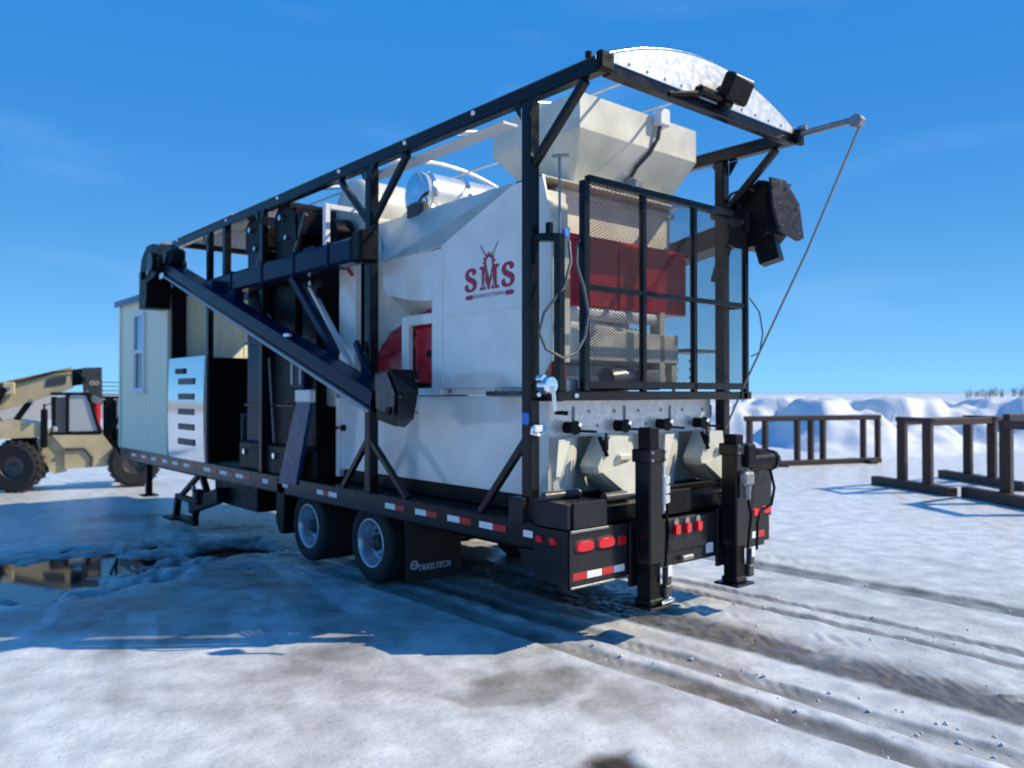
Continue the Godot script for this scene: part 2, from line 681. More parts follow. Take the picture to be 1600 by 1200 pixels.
func build_setting() -> void:
	gn.seed = 4; gn.frequency = 0.01; gn.fractal_octaves = 3
	gm.seed = 8; gm.frequency = 0.01; gm.fractal_octaves = 3
	gd.seed = 15; gd.frequency = 0.01; gd.fractal_octaves = 3
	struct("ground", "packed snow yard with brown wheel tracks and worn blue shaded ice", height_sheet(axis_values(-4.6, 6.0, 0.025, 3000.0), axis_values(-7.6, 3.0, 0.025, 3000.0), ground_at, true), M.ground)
	var bx := PackedFloat32Array()
	var bz := PackedFloat32Array()
	for i in 280:
		bx.append(10.0 + i * 0.22)
	for i in 290:
		bz.append(-34.0 + i * 0.22)
	struct("snow_bank", "lumpy ridge of ploughed snow beyond the steel racks", height_sheet(bx, bz, bank_at, false), M.snow_bank)
	# meltwater: the sheet shows only where the ground dips under it
	struct("meltwater_puddle", "dark still meltwater lying in the shaded ice", puddle_mesh(), M.water)
	# far wooded knoll seen low on the right
	for i in 44:
		bare_tree(i)


func puddle_mesh() -> ArrayMesh:
	var b := MB.new()
	var s := 0.08
	var x := -6.4
	while x < 0.7:
		var z := -9.0
		while z < -3.9:
			if puddle(x + s / 2, z + s / 2) > -0.16:
				b.face([V(x, WATER, z), V(x + s, WATER, z), V(x + s, WATER, z + s), V(x, WATER, z + s)], Vector3.UP)
			z += s
		x += s
	return b.mesh()


func bare_tree(i: int) -> void:
	rng.seed = 900 + i
	# a thin windbreak on the skyline, some 260 m off
	var t := i / 43.0
	var at := V(241.0 + t * 8.0 + rng.randf_range(-3, 3), -0.4, -84.0 + t * 36.0 + rng.randf_range(-0.8, 0.8))
	var o := thing("bare_tree", "leafless tree of the windbreak on the far right skyline", "tree", at, "bare trees of the distant windbreak")
	var hgt := rng.randf_range(2.4, 4.4) + 2.6 * t
	var b := MB.new()
	b.tube(at, at + V(0.1, hgt * 0.6, 0), 0.10, 0.04, 6)
	part(o, "trunk", b, M.bark)
	var c := MB.new()
	for k in 18:
		var y := hgt * rng.randf_range(0.22, 0.72)
		var a := rng.randf() * TAU
		var q := at + V(0.1 * y / hgt, y, 0)
		var l := hgt * rng.randf_range(0.12, 0.3)
		var e := q + V(cos(a) * l * 0.6, l * 0.9, sin(a) * l * 0.6)
		c.tube(q, e, 0.035, 0.012, 4, false)
		for j in 3:
			var q2 := q.lerp(e, rng.randf_range(0.4, 1.0))
			c.tube(q2, q2 + V(rng.randf_range(-0.5, 0.5), rng.randf_range(0.2, 0.6), rng.randf_range(-0.5, 0.5)), 0.025, 0.008, 3, false)
	part(o, "crown", c, M.bark)


# ------------------------------------------------------------------ trailer
func wheel(t: Node3D, x: float, z: float, side: float) -> void:
	# side -1: outer face looks to -x
	var o := V(x, 0.365, z)
	var ax := V(side, 0, 0)
	var w := MeshInstance3D.new()
	var b := MB.new()
	b.lathe([Vector2(0.235, -0.20), Vector2(0.30, -0.215), Vector2(0.36, -0.205), Vector2(0.388, -0.165), Vector2(0.392, -0.06), Vector2(0.392, -0.02), Vector2(0.380, -0.015), Vector2(0.380, 0.015), Vector2(0.392, 0.02), Vector2(0.392, 0.06), Vector2(0.388, 0.0), Vector2(0.386, 0.005)].slice(0, 9), o - ax * 0.13, ax, 40)
	b.lathe([Vector2(0.392, -0.11), Vector2(0.392, -0.06), Vector2(0.381, -0.055), Vector2(0.381, -0.035), Vector2(0.392, -0.03), Vector2(0.390, -0.005), Vector2(0.378, 0.018), Vector2(0.345, 0.034), Vector2(0.30, 0.036), Vector2(0.255, 0.028), Vector2(0.232, 0.012), Vector2(0.232, -0.12)], o, ax, 40)
	var p := part(t, "wheel", b, M.rubber)
	p.name = "wheel"
	var r := MB.new()
	r.lathe([Vector2(0.250, 0.008), Vector2(0.248, 0.026), Vector2(0.228, 0.030), Vector2(0.220, 0.016), Vector2(0.206, -0.02), Vector2(0.200, -0.10), Vector2(0.180, -0.125), Vector2(0.150, -0.120), Vector2(0.095, -0.105), Vector2(0.0, -0.104)], o, ax, 36, true)
	part(p, "rim", r, M.rim_steel)
	var h := MB.new()
	h.lathe([Vector2(0.080, -0.11), Vector2(0.074, -0.03), Vector2(0.058, -0.01), Vector2(0.045, 0.015), Vector2(0.0, 0.02)], o, ax, 20)
	part(p, "hub", h, M.dark_grey)
	h = MB.new()
	for k in 8:
		var a := TAU * k / 8.0
		var c := o + V(side * -0.115, 0.135 * cos(a), 0.135 * sin(a))
		h.tube(c, c + ax * 0.03, 0.016, 0.014, 6)
	part(p, "wheel_nuts", h, M.dark_grey).set_meta("kind", "stuff")


func reflective_run(t: Node3D, x: float, y: float, list: Array, thick := 0.004) -> void:
	# list: [z0, z1, is_red]
	for q in list:
		var b := MB.new()
		b.bx(x - thick, x, y - 0.026, y + 0.026, q[0], q[1], 0.001)
		part(t, "reflective_tape", b, M.tape_red if q[2] else M.tape_white)


func jack(t: Node3D, x: float, z: float, top: float, motor: bool) -> void:
	var b := MB.new()
	b.box(V(x, 0.98, z), V(0.155, 0.86, 0.155), 0.012)
	b.box(V(x, 1.375, z), V(0.19, 0.10, 0.185), 0.01)
	b.box(V(x, 0.62, z - 0.105), V(0.22, 0.5, 0.03), 0.006)
	var p := part(t, "stabilizer_jack", b, M.black_paint)
	b = MB.new()
	b.box(V(x, (top + 1.3) / 2.0, z), V(0.12, top - 1.3, 0.12), 0.01)
	part(p, "upper_post", b, M.satin_black)
	b = MB.new()
	b.box(V(x, 0.42, z), V(0.13, 0.34, 0.13), 0.008)
	part(p, "inner_leg", b, M.satin_black)
	b = MB.new()
	b.box(V(x, 0.235, z), V(0.25, 0.022, 0.24), 0.005)
	b.box(V(x, 0.27, z), V(0.16, 0.05, 0.16), 0.012)
	part(p, "foot_plate", b, M.black_paint)
	b = MB.new()
	for sx in [-1, 1]:
		for k in 2:
			b.tube(V(x + sx * 0.075, 1.345 + k * 0.06, z + 0.090), V(x + sx * 0.075, 1.345 + k * 0.06, z + 0.108), 0.014, 0.012, 6)
	part(p, "bolt_head", b, M.steel_grey)
	# hydraulic valve block and hose
	b = MB.new()
	for k in 3:
		b.tube(V(x + 0.155, 1.00 + k * 0.075, z + 0.02), V(x + 0.155, 1.055 + k * 0.075, z + 0.02), 0.036, -1, 12)
		b.tube(V(x + 0.215, 1.00 + k * 0.075, z + 0.0), V(x + 0.215, 1.055 + k * 0.075, z + 0.0), 0.028, -1, 12)
	b.tube(V(x + 0.155, 0.92, z + 0.02), V(x + 0.155, 1.30, z + 0.02), 0.016, -1, 8)
	part(p, "valve", b, M.galvanised if not motor else M.steel_grey)
	b = MB.new()
	b.path([V(x + 0.16, 0.94, z + 0.03), V(x + 0.17, 0.8, z + 0.06), V(x + 0.15, 0.64, z + 0.05), V(x + 0.16, 0.48, z + 0.03), V(x + 0.12, 0.36, z + 0.05)], 0.012)
	part(p, "hose", b, M.satin_black)
	b = MB.new()
	b.box(V(x + 0.105, 0.46, z + 0.09), V(0.06, 0.13, 0.05), 0.006)
	b.box(V(x + 0.13, 0.33, z + 0.05), V(0.08, 0.10, 0.08), 0.01)
	part(p, "cylinder_clevis", b, M.dark_grey)
	if not motor:
		b = MB.new()
		b.tube(V(x + 0.02, 0.262, z + 0.10), V(x + 0.16, 0.272, z + 0.10), 0.018, -1, 10)
		b.path([V(x + 0.05, 0.275, z + 0.12), V(x + 0.10, 0.305, z + 0.13), V(x + 0.15, 0.275, z + 0.12)], 0.007, 6)
		part(p, "foot_pin", b, M.chrome)
	b = MB.new()
	b.box(V(x + 0.109, 0.50, z + 0.118), V(0.05, 0.085, 0.004), 0.001)
	part(p, "warning_sticker", b, M.tape_white)
	if motor:
		b = MB.new()
		b.tube(V(x + 0.16, 1.25, z + 0.0), V(x + 0.56, 1.25, z + 0.0), 0.085, -1, 22)
		b.tube(V(x + 0.54, 1.25, z + 0.0), V(x + 0.60, 1.25, z + 0.0), 0.096, 0.088, 22)
		b.box(V(x + 0.34, 1.34, z), V(0.14, 0.05, 0.10), 0.01)
		b.box(V(x + 0.10, 1.32, z + 0.04), V(0.14, 0.2, 0.16), 0.02)
		part(p, "jack_motor", b, M.satin_black)
		b = MB.new()
		b.box(V(x + 0.0, 1.13, z + 0.13), V(0.15, 0.12, 0.07), 0.02)
		b.tube(V(x, 1.07, z + 0.13), V(x, 0.96, z + 0.13), 0.03, -1, 10)
		part(p, "gearbox", b, M.steel_grey)
		b = MB.new()
		b.path([V(x + 0.56, 1.18, z), V(x + 0.60, 1.0, z + 0.02), V(x + 0.52, 0.86, z + 0.04), V(x + 0.40, 0.80, z), V(x + 0.28, 0.72, z + 0.05), V(x + 0.22, 0.5, z + 0.08)], 0.013)
		part(p, "cable", b, M.satin_black)


func build_trailer() -> void:
	var t := thing("drop_deck_trailer", "long black drop deck trailer carrying all the seed cleaning machinery, on tandem wheels", "trailer", V(1.3, 0, -5.6))
	var b := MB.new()
	# main beams, cross members, floor frame
	for x in [0.62, 1.98]:
		b.bx(x - 0.07, x + 0.07, 0.50, 0.82, -11.4, -0.12)
	for k in 24:
		var z := -11.3 + k * 0.485
		b.bx(0.06, 2.54, 0.70, 0.80, z - 0.03, z + 0.03, 0.003)
	b.bx(0.05, 2.55, 0.815, 0.838, -4.2, -0.02, 0.003)
	b.bx(0.02, 2.58, 0.66, 0.86, -11.55, -11.42)
	part(t, "deck_frame", b, M.satin_black)
	for s in [0, 1]:
		b = MB.new()
		var x0 := 0.0 if s == 0 else 2.6
		var d := 1.0 if s == 0 else -1.0
		b.bx(x0, x0 + 0.012 * d, 0.695, 0.865, -11.5, -0.36, 0.003)
		b.bx(x0, x0 + 0.07 * d, 0.685, 0.697, -11.5, -0.36, 0.003)
		b.bx(x0 - 0.004 * d, x0 + 0.07 * d, 0.862, 0.878, -11.5, -0.36, 0.003)
		part(t, "side_rail", b, M.black_paint)
	# deck boards of the front half and checker steel behind
	for k in 12:
		b = MB.new()
		var x := 0.09 + k * 0.202
		b.bx(x, x + 0.195, 0.842, 0.872 + 0.003 * (k % 3), -11.4, -4.3, 0.004)
		part(t, "deck_plank", b, M.planks)
	b = MB.new()
	b.bx(0.07, 2.53, 0.842, 0.874, -4.25, -0.38, 0.003)
	part(t, "steel_deck", b, M.black_paint)
	# reflective tape along the left rail
	var l := []
	for q in [[-10.55, 0], [-10.0, 0], [-9.45, 0], [-8.9, 0], [-8.4, 0], [-7.9, 0], [-7.05, 0], [-6.45, 0], [-5.9, 0]]:
		l.append([q[0] - 0.22, q[0] + 0.02, false])
		l.append([q[0] + 0.025, q[0] + 0.25, true])
	l.append([-5.28, -5.12, false])
	l.append([-4.72, -4.58, false])
	l.append([-3.86, -3.72, false]); l.append([-3.715, -3.60, true]); l.append([-3.595, -3.42, false])
	for z in [-2.30, -1.79, -1.30, -0.86]:
		l.append([z - 0.17, z, false])
		l.append([z + 0.004, z + 0.16, true])
	l.append([-0.49, -0.385, false])
	reflective_run(t, 0.0, 0.79, l)
	# wheels and axles
	for z in [-2.87, -4.22]:
		b = MB.new()
		b.tube(V(0.25, 0.365, z), V(2.35, 0.365, z), 0.065, -1, 14)
		b.bx(0.56, 0.68, 0.40, 0.52, z - 0.25, z + 0.25)
		b.bx(1.92, 2.04, 0.40, 0.52, z - 0.25, z + 0.25)
		part(t, "axle", b, M.satin_black)
		wheel(t, 0.10, z, -1.0)
		wheel(t, 2.50, z, 1.0)
		wheel(t, 0.36, z, -1.0)
		wheel(t, 2.24, z, 1.0)
	# fender box ahead of the front wheel and flap behind the rear one
	b = MB.new()
	b.prism(PackedVector2Array([Vector2(-4.86, 0.86), Vector2(-4.90, 0.36), Vector2(-4.80, 0.22), Vector2(-4.70, 0.22), Vector2(-4.66, 0.86)]), V(0.0, 0, 0), V(0, 0, 1), V(0, 1, 0), V(0.62, 0, 0))
	part(t, "front_mudguard", b, M.satin_black)
	b = MB.new()
	b.bx(0.05, 0.66, 0.10, 0.80, -2.165, -2.15, 0.002)
	b.bx(0.03, 0.68, 0.76, 0.82, -2.19, -2.13, 0.004)
	b.tube(V(0.05, 0.70, -2.19), V(0.05, 0.12, -2.17), 0.012, -1, 8)
	var fl := part(t, "mudflap", b, M.rubber)
	b = MB.new()
	b.bx(1.94, 2.55, 0.10, 0.80, -2.165, -2.15, 0.002)
	part(t, "mudflap", b, M.rubber)
	var letters := lettering("TRAILTECH", "Droid Sans", 800, 0.078, 0.003, 0.40)
	letters.material_override = M.pale_print
	letters.position = V(0.345, 0.225, -2.147) - origin_of[t]
	letters.scale = Vector3(0.92, 1.0, 1.0)
	fl.add_child(letters)
	letters.name = "lettering"
	b = MB.new()
	b.lathe([Vector2(0.026, 0.0), Vector2(0.026, 0.003), Vector2(0.044, 0.003), Vector2(0.044, 0.0)], V(0.115, 0.258, -2.15), V(0, 0, 1), 24)
	b.bx(0.09, 0.14, 0.252, 0.264, -2.15, -2.146, 0.001)
	part(fl, "emblem", b, M.pale_print)
	# tail: left lamp box, centre plate, right lamp box
	b = MB.new()
	b.prism(PackedVector2Array([Vector2(-0.36, 0.858), Vector2(-0.37, 0.68), Vector2(-0.54, 0.67), Vector2(-0.50, 0.58), Vector2(-0.30, 0.48), Vector2(-0.004, 0.45), Vector2(-0.004, 0.858)]), V(-0.008, 0, 0), V(0, 0, 1), V(0, 1, 0), V(0.62, 0, 0))
	var lb := part(t, "lamp_box", b, M.black_paint)
	b = MB.new()
	b.bx(0.0, 0.62, 0.45, 0.862, 0.0, 0.006, 0.002)
	part(lb, "rear_plate", b, M.black_sheet)
	for q in [[0.40, 0.845, 0.866], [0.61, 0.447, 0.464]]:
		b = MB.new()
		b.bx(0.004, q[0], q[1], q[2], 0.006, 0.020, 0.004)
		part(lb, "edge_strip", b, M.steel_grey)
	for q in [[0.15, 0.10], [0.375, 0.10], [0.545, 0.045]]:
		b = MB.new()
		lamp_oval(b, V(q[0], 0.742, 0.008), q[1], 0.042, 0.018)
		part(lb, "tail_lamp", b, M.lamp_red)
		b = MB.new()
		lamp_oval(b, V(q[0], 0.742, 0.006), q[1] + 0.014, 0.054, 0.008)
		part(lb, "lamp_grommet", b, M.rubber)
	var red := true
	var xs := [0.03, 0.175, 0.335, 0.46, 0.585]
	for k in 4:
		b = MB.new()
		b.bx(xs[k] + 0.002, xs[k + 1] - 0.002, 0.505, 0.557, 0.006, 0.009, 0.001)
		part(lb, "reflective_tape", b, M.tape_red if red else M.tape_white)
		red = not red
	for z in [-0.30, -0.15]:
		b = MB.new()
		b.tube(V(-0.009, 0.775, z), V(-0.030, 0.775, z), 0.032, 0.026, 16)
		part(lb, "side_marker_lamp", b, M.lamp_red)
	b = MB.new()
	b.bx(0.64, 2.0, 0.46, 0.84, -0.05, 0.0, 0.004)
	b.bx(1.10, 1.62, 0.58, 0.835, 0.0, 0.02, 0.004)
	var cp := part(t, "centre_plate", b, M.black_sheet)
	for x in [1.19, 1.335, 1.48]:
		b = MB.new()
		lamp_oval(b, V(x, 0.752, 0.02), 0.036, 0.05, 0.03)
		part(cp, "marker_lamp", b, M.lamp_red)
		b = MB.new()
		b.tube(V(x, 0.81, 0.018), V(x, 0.81, 0.03), 0.03, 0.03, 14)
		part(cp, "lamp_bracket", b, M.steel_grey)
	b = MB.new()
	b.bx(1.62, 1.72, 0.50, 0.585, 0.0, 0.004, 0.001)
	part(cp, "licence_sticker", b, M.tape_white)
	b = MB.new()
	b.bx(1.25, 1.40, 0.49, 0.53, 0.0, 0.05, 0.01)
	part(cp, "plate_lamp", b, M.steel_grey)
	b = MB.new()
	b.bx(2.0, 2.60, 0.50, 0.93, -0.35, 0.0)
	b.bx(2.02, 2.62, 0.73, 1.16, 0.0, 0.008, 0.002)
	b.bx(2.02, 2.50, 0.47, 0.73, 0.0, 0.008, 0.002)
	var rb := part(t, "lamp_box", b, M.black_sheet)
	for q in [[2.36, 0.775, 0.055], [2.53, 0.785, 0.075]]:
		b = MB.new()
		lamp_oval(b, V(q[0], q[1], 0.008), q[2], 0.036, 0.018)
		part(rb, "tail_lamp", b, M.lamp_red)
	b = MB.new()
	b.bx(2.37, 2.50, 0.545, 0.605, 0.008, 0.011, 0.001)
	part(rb, "reflective_tape", b, M.tape_red)
	b = MB.new()
	b.bx(2.30, 2.365, 0.545, 0.605, 0.008, 0.011, 0.001)
	part(rb, "reflective_tape", b, M.tape_white)
	# dark boxes on the tail under the spouts
	b = MB.new()
	b.bx(0.0, 0.42, 0.865, 1.05, -0.42, -0.02)
	b.bx(-0.06, 0.04, 0.865, 1.06, -0.60, -0.44)
	b.bx(0.05, 0.40, 0.868, 1.058, -0.02, 0.0, 0.003)
	part(t, "tail_box", b, M.black_sheet)
	b = MB.new()
	b.bx(0.42, 2.40, 0.865, 0.99, -0.50, -0.06)
	b.bx(1.14, 1.45, 0.865, 1.06, -0.06, -0.02)
	b.bx(0.95, 2.3, 1.0, 1.05, -0.36, -0.30)
	part(t, "tail_beam", b, M.satin_black)
	b = MB.new()
	b.tube(V(0.03, 1.08, -0.30), V(0.40, 1.08, -0.30), 0.035, -1, 12)
	b.tube(V(0.60, 1.03, -0.22), V(0.85, 1.03, -0.22), 0.04, -1, 12)
	part(t, "roller", b, M.dark_grey)
	jack(t, 0.745, 0.11, 1.59, false)
	jack(t, 1.87, 0.11, 1.50, true)
	# air lines drooping under the deck
	for q in [[0.45, 0.52, -6.0, -2.0], [0.52, 0.46, -5.8, -3.2], [1.1, 0.45, -2.2, -0.4], [0.9, 0.42, -3.4, -1.2]]:
		b = MB.new()
		var pp := []
		for k in 9:
			var u := k / 8.0
			pp.append(V(q[0] + 0.05 * sin(u * 7.0), 0.66 - (0.66 - q[1]) * (1.0 - pow(2.0 * u - 1.0, 2.0)), lerpf(q[2], q[3], u)))
		b.path(pp, 0.014, 6)
		part(t, "air_line", b, M.rubber)
	# landing leg at the front, landing gear and toolbox under the left rail
	b = MB.new()
	b.bx(0.36, 0.46, 0.02, 0.70, -11.25, -11.15)
	b.bx(0.28, 0.54, 0.0, 0.025, -11.35, -11.05)
	part(t, "landing_leg", b, M.satin_black)
	b = MB.new()
	b.bx(0.22, 1.0, 0.30, 0.69, -7.45, -5.95, 0.015)
	part(t, "toolbox", b, M.satin_black)
	b = MB.new()
	b.bar(V(0.15, 0.44, -7.0), V(0.15, 0.16, -8.15), 0.14, 0.20)
	b.bar(V(0.15, 0.26, -7.95), V(0.15, -0.10, -8.10), 0.09)
	b.bar(V(0.15, -0.08, -8.0), V(0.15, -0.09, -8.90), 0.08)
	b.bar(V(0.15, 0.24, -8.80), V(0.15, -0.10, -8.90), 0.09)
	b.bar(V(0.15, 0.24, -7.95), V(0.15, 0.25, -8.85), 0.08)
	b.bar(V(0.15, 0.66, -7.85), V(0.15, 0.24, -8.72), 0.07)
	b.bar(V(0.15, 0.64, -7.75), V(0.15, 0.36, -7.5), 0.08)
	b.bx(0.02, 0.34, -0.12, -0.08, -9.15, -8.75)
	b.box(V(0.10, 0.34, -7.75), V(0.14, 0.22, 0.22), 0.03)
	part(t, "landing_gear", b, M.satin_black)
	b = MB.new()
	b.tube(V(0.06, 0.46, -7.8), V(0.02, 0.46, -7.8), 0.05, -1, 14)
	part(t, "gear_hub", b, M.steel_grey)
	# gooseneck and hoses at the nose
	b = MB.new()
	b.bx(0.35, 2.2, 0.55, 1.30, -12.3, -11.6)
	b.bx(0.5, 2.0, 0.95, 1.2, -13.2, -12.3)
	b.tube(V(0.25, 1.2, -11.9), V(0.25, 0.75, -11.9), 0.12, -1, 12)
	b.box(V(0.12, 1.05, -11.75), V(0.22, 0.3, 0.25), 0.03)
	b.path([V(0.3, 1.35, -11.7), V(0.1, 1.5, -11.8), V(-0.05, 1.1, -11.9), V(0.1, 0.7, -11.8)], 0.03)
	part(t, "gooseneck", b, M.satin_black)
	# slanted black arm above the mudguard, reflected sky painted on as blue
	b = MB.new()
	b.prism(PackedVector2Array([Vector2(-4.80, 0.80), Vector2(-4.33, 1.76), Vector2(-3.98, 1.78), Vector2(-4.34, 0.82)]), V(-0.02, 0, 0), V(0, 0, 1), V(0, 1, 0), V(0.05, 0, 0))
	part(t, "folding_arm", b, M.arm_sky_blue, "slanted black arm with reflected sky blue painted on")
	b = MB.new()
	b.box(V(0.0, 1.82, -4.15), V(0.08, 0.14, 0.36), 0.01)
	part(t, "arm_bracket", b, M.white_paint)


func lamp_oval(b: MB, c: Vector3, rx: float, ry: float, d: float) -> void:
	var ring := []
	var ring2 := []
	for k in 24:
		var a := TAU * k / 24.0
		var e := V(cos(a), sin(a), 0)
		var s := 0.35
		var ex := signf(e.x) * pow(absf(e.x), 0.6) * rx
		var ey := signf(e.y) * pow(absf(e.y), 0.6) * ry
		ring.append(c + V(ex, ey, 0))
		ring2.append(c + V(ex * 0.82, ey * 0.78, d))
	for k in 24:
		var j := (k + 1) % 24
		b.face([ring[k], ring[j], ring2[j], ring2[k]], (ring[k] + ring[j]) * 0.5 - c + V(0, 0, 0.02))
	b.face(ring2, V(0, 0, 1))


func lettering(text: String, font: String, weight: int, size: float, depth: float, width := 0.0) -> MeshInstance3D:
	var sf := SystemFont.new()
	sf.font_names = PackedStringArray([font])
	sf.font_weight = weight
	var f := FontVariation.new()
	f.base_font = sf
	f.variation_embolden = 0.55 if size > 0.2 else 0.0
	var tm := TextMesh.new()
	tm.text = text
	tm.font = f
	tm.font_size = 64
	tm.pixel_size = size / 64.0
	tm.depth = depth
	tm.curve_step = 1.0
	var o := MeshInstance3D.new()
	o.mesh = tm
	return o


# ------------------------------------------------------------------ canopy frame
func arch(z: float, y: float, rise: float, n: int) -> Array:
	var p := []
	for k in n + 1:
		var u := k / float(n)
		p.append(V(2.6 * u, y + rise * (1.0 - pow(2.0 * u - 1.0, 2.0)), z))
	return p


func build_canopy() -> void:
	var t := thing("canopy_frame", "tall black steel canopy frame with arched silver end boards over the trailer", "canopy", V(1.3, 0.87, -4.1))
	var b := MB.new()
	for s in [0, 1]:
		var x := 0.055 if s == 0 else 2.545
		b = MB.new()
		b.bx(x - 0.05, x + 0.05, 4.085, 4.19, -8.9, 0.30, 0.010)
		part(t, "top_rail", b, M.black_paint)
		b = MB.new()
		b.bx(x - 0.046, x + 0.046, 4.19, 4.205, -8.7, 0.28, 0.004)
		part(t, "eave_strip", b, M.dark_grey)
		for z in [-0.47, -2.82]:
			b = MB.new()
			b.bx(x - 0.053, x + 0.053, 0.875, 4.085, z - 0.053, z + 0.053, 0.012)
			b.bx(x - 0.085, x + 0.085, 0.872, 0.89, z - 0.1, z + 0.1, 0.003)
			part(t, "post", b, M.black_paint)
		for z in [-5.40, -7.22]:
			b = MB.new()
			b.bx(x - 0.04, x + 0.04, 0.875, 4.085, z - 0.045, z + 0.045, 0.008)
			part(t, "post", b, M.black_paint)
		b = MB.new()
		b.bx(x - 0.045, x + 0.045, 3.3, 4.085, -6.65, -6.55, 0.008)
		part(t, "post", b, M.black_paint)
		for q in [[4.08, 0.12, 3.57, -0.46], [4.08, -3.45, 3.56, -2.88], [4.08, -2.17, 3.55, -2.78]]:
			b = MB.new()
			b.bar(V(x, q[0], q[1]), V(x, q[2], q[3]), 0.062, 0.062, V(1, 0, 0), 0.008)
			part(t, "brace", b, M.black_paint)
		for q in [[1.40, -2.84, 0.89, -3.34], [1.40, -2.80, 0.88, -2.14], [1.50, -0.49, 0.88, -1.06]]:
			b = MB.new()
			b.bar(V(x - 0.02, q[0], q[1]), V(x - 0.02, q[2], q[3]), 0.06, 0.05, V(1, 0, 0), 0.006)
			part(t, "brace", b, M.black_paint)
	# weld gussets where posts and braces meet the rails
	for s in [0, 1]:
		var gx := -0.003 if s == 0 else 2.597
		for z in [-0.47, -2.82, -5.40, -7.22]:
			b = MB.new()
			b.plate([V(gx, 4.085, z - 0.05), V(gx, 4.085, z - 0.15), V(gx, 3.95, z - 0.05)], V(0.006, 0, 0))
			part(t, "gusset_plate", b, M.black_paint)
			b = MB.new()
			b.plate([V(gx, 4.085, z + 0.05), V(gx, 4.085, z + 0.15), V(gx, 3.95, z + 0.05)], V(0.006, 0, 0))
			part(t, "gusset_plate", b, M.black_paint)
	# end beams and arched boards
	for z in [0.26, -8.5]:
		b = MB.new()
		b.bx(0.11, 2.49, 4.08, 4.17, z - 0.04, z + 0.04, 0.008)
		part(t, "cross_beam", b, M.black_paint)
		var poly := PackedVector2Array()
		for q in arch(0, 4.165, 0.30, 26):
			poly.append(Vector2(q.x, q.y))
		b = MB.new()
		b.prism(poly, V(0, 0, z + 0.045), V(1, 0, 0), V(0, 1, 0), V(0, 0, 0.006))
		var bd := part(t, "arch_board", b, M.galvanised)
		b = MB.new()
		b.path(arch(z + 0.03, 4.175, 0.305, 26), 0.026, 8)
		part(bd, "arch_rim", b, M.chrome)
		b = MB.new()
		for k in 13:
			var u := (k + 0.5) / 13.0
			b.tube(V(2.6 * u, 4.195, z + 0.05), V(2.6 * u, 4.195, z + 0.058), 0.012, 0.01, 6)
		part(bd, "screw_head", b, M.steel_grey)
	for z in [-1.12, -2.15, -3.4, -4.9, -6.5]:
		b = MB.new()
		b.path(arch(z, 4.155, 0.32, 26), 0.026, 8)
		part(t, "roof_hoop", b, M.duct_silver)
	# curved roof sheet over the front bay
	b = MB.new()
	var ar := arch(0.0, 4.20, 0.30, 26)
	for k in 26:
		b.plate([ar[k] + V(0, 0, -8.46), ar[k + 1] + V(0, 0, -8.46), ar[k + 1] + V(0, 0, -6.3), ar[k] + V(0, 0, -6.3)], V(0, 0.006, 0))
	part(t, "roof_sheet", b, M.galvanised)
	for x in [0.95, 1.62]:
		b = MB.new()
		b.tube(V(x, 4.42, 0.2), V(x, 4.42, -8.4), 0.014, -1, 8)
		part(t, "purlin", b, M.galvanised)
	b = MB.new()
	b.bx(0.14, 0.30, 4.05, 4.075, -3.1, -0.9, 0.004)
	part(t, "strip_lamp", b, M.vinyl_white)
	# corner fitting, flood lamp, lifting arm
	b = MB.new()
	b.box(V(0.05, 4.15, 0.31), V(0.14, 0.13, 0.06), 0.012)
	b.tube(V(0.02, 4.21, 0.18), V(0.02, 4.25, 0.18), 0.025, -1, 10)
	b.box(V(2.56, 4.14, 0.33), V(0.12, 0.13, 0.05), 0.01)
	part(t, "corner_fitting", b, M.satin_black)
	b = MB.new()
	b.box(V(1.46, 4.275, 0.42), V(0.30, 0.20, 0.11), 0.02, Basis(V(1, 0, 0), 0.45) * Basis(V(0, 0, 1), -0.05))
	b.box(V(1.41, 4.22, 0.35), V(0.12, 0.18, 0.10), 0.02)
	b.box(V(1.18, 4.19, 0.36), V(0.30, 0.07, 0.08), 0.02)
	b.tube(V(1.06, 4.16, 0.36), V(0.76, 4.10, 0.30), 0.028, 0.02, 8)
	var fl := part(t, "flood_lamp", b, M.satin_black)
	b = MB.new()
	b.box(V(1.46, 4.28, 0.465), V(0.25, 0.15, 0.03), 0.01, Basis(V(1, 0, 0), 0.45))
	part(fl, "lens", b, M.steel_grey)
	b = MB.new()
	b.tube(V(2.57, 4.17, 0.20), V(2.57, 4.17, 0.86), 0.028, -1, 12)
	b.tube(V(2.53, 4.15, 0.86), V(2.61, 4.15, 0.86), 0.055, -1, 18)
	b.tube(V(2.57, 4.22, 0.32), V(2.57, 4.22, 0.40), 0.025, -1, 10)
	part(t, "lifting_arm", b, M.steel_grey)
	# platform frame at the tail, hung between the rear posts
	b = MB.new()
	b.bx(0.11, 2.49, 1.795, 1.865, -0.30, -0.23, 0.006)
	b.bx(0.11, 2.49, 1.795, 1.86, -0.50, -0.44, 0.006)
	b.bx(2.49, 2.66, 1.795, 1.865, -0.30, -0.22, 0.006)
	for x in [0.14, 2.56]:
		b.bx(x - 0.035, x + 0.035, 1.79, 1.862, -0.46, -0.22, 0.006)
	part(t, "platform_beam", b, M.black_paint)
	b = MB.new()
	for k in 46:
		var x := 0.16 + k * 0.051
		b.bx(x, x + 0.008, 1.83, 1.868, -1.15, -0.31, 0.001)
	for k in 5:
		b.bx(0.15, 2.48, 1.852, 1.862, -1.1 + k * 0.19, -1.085 + k * 0.19, 0.001)
	var g := part(t, "platform_grating", b, M.dark_grey)
	g.set_meta("kind", "stuff")
	b = MB.new()
	b.bar(V(0.07, 3.04, -0.45), V(0.17, 3.03, -0.27), 0.07, 0.06)
	b.box(V(0.13, 3.09, -0.34), V(0.05, 0.12, 0.05), 0.01)
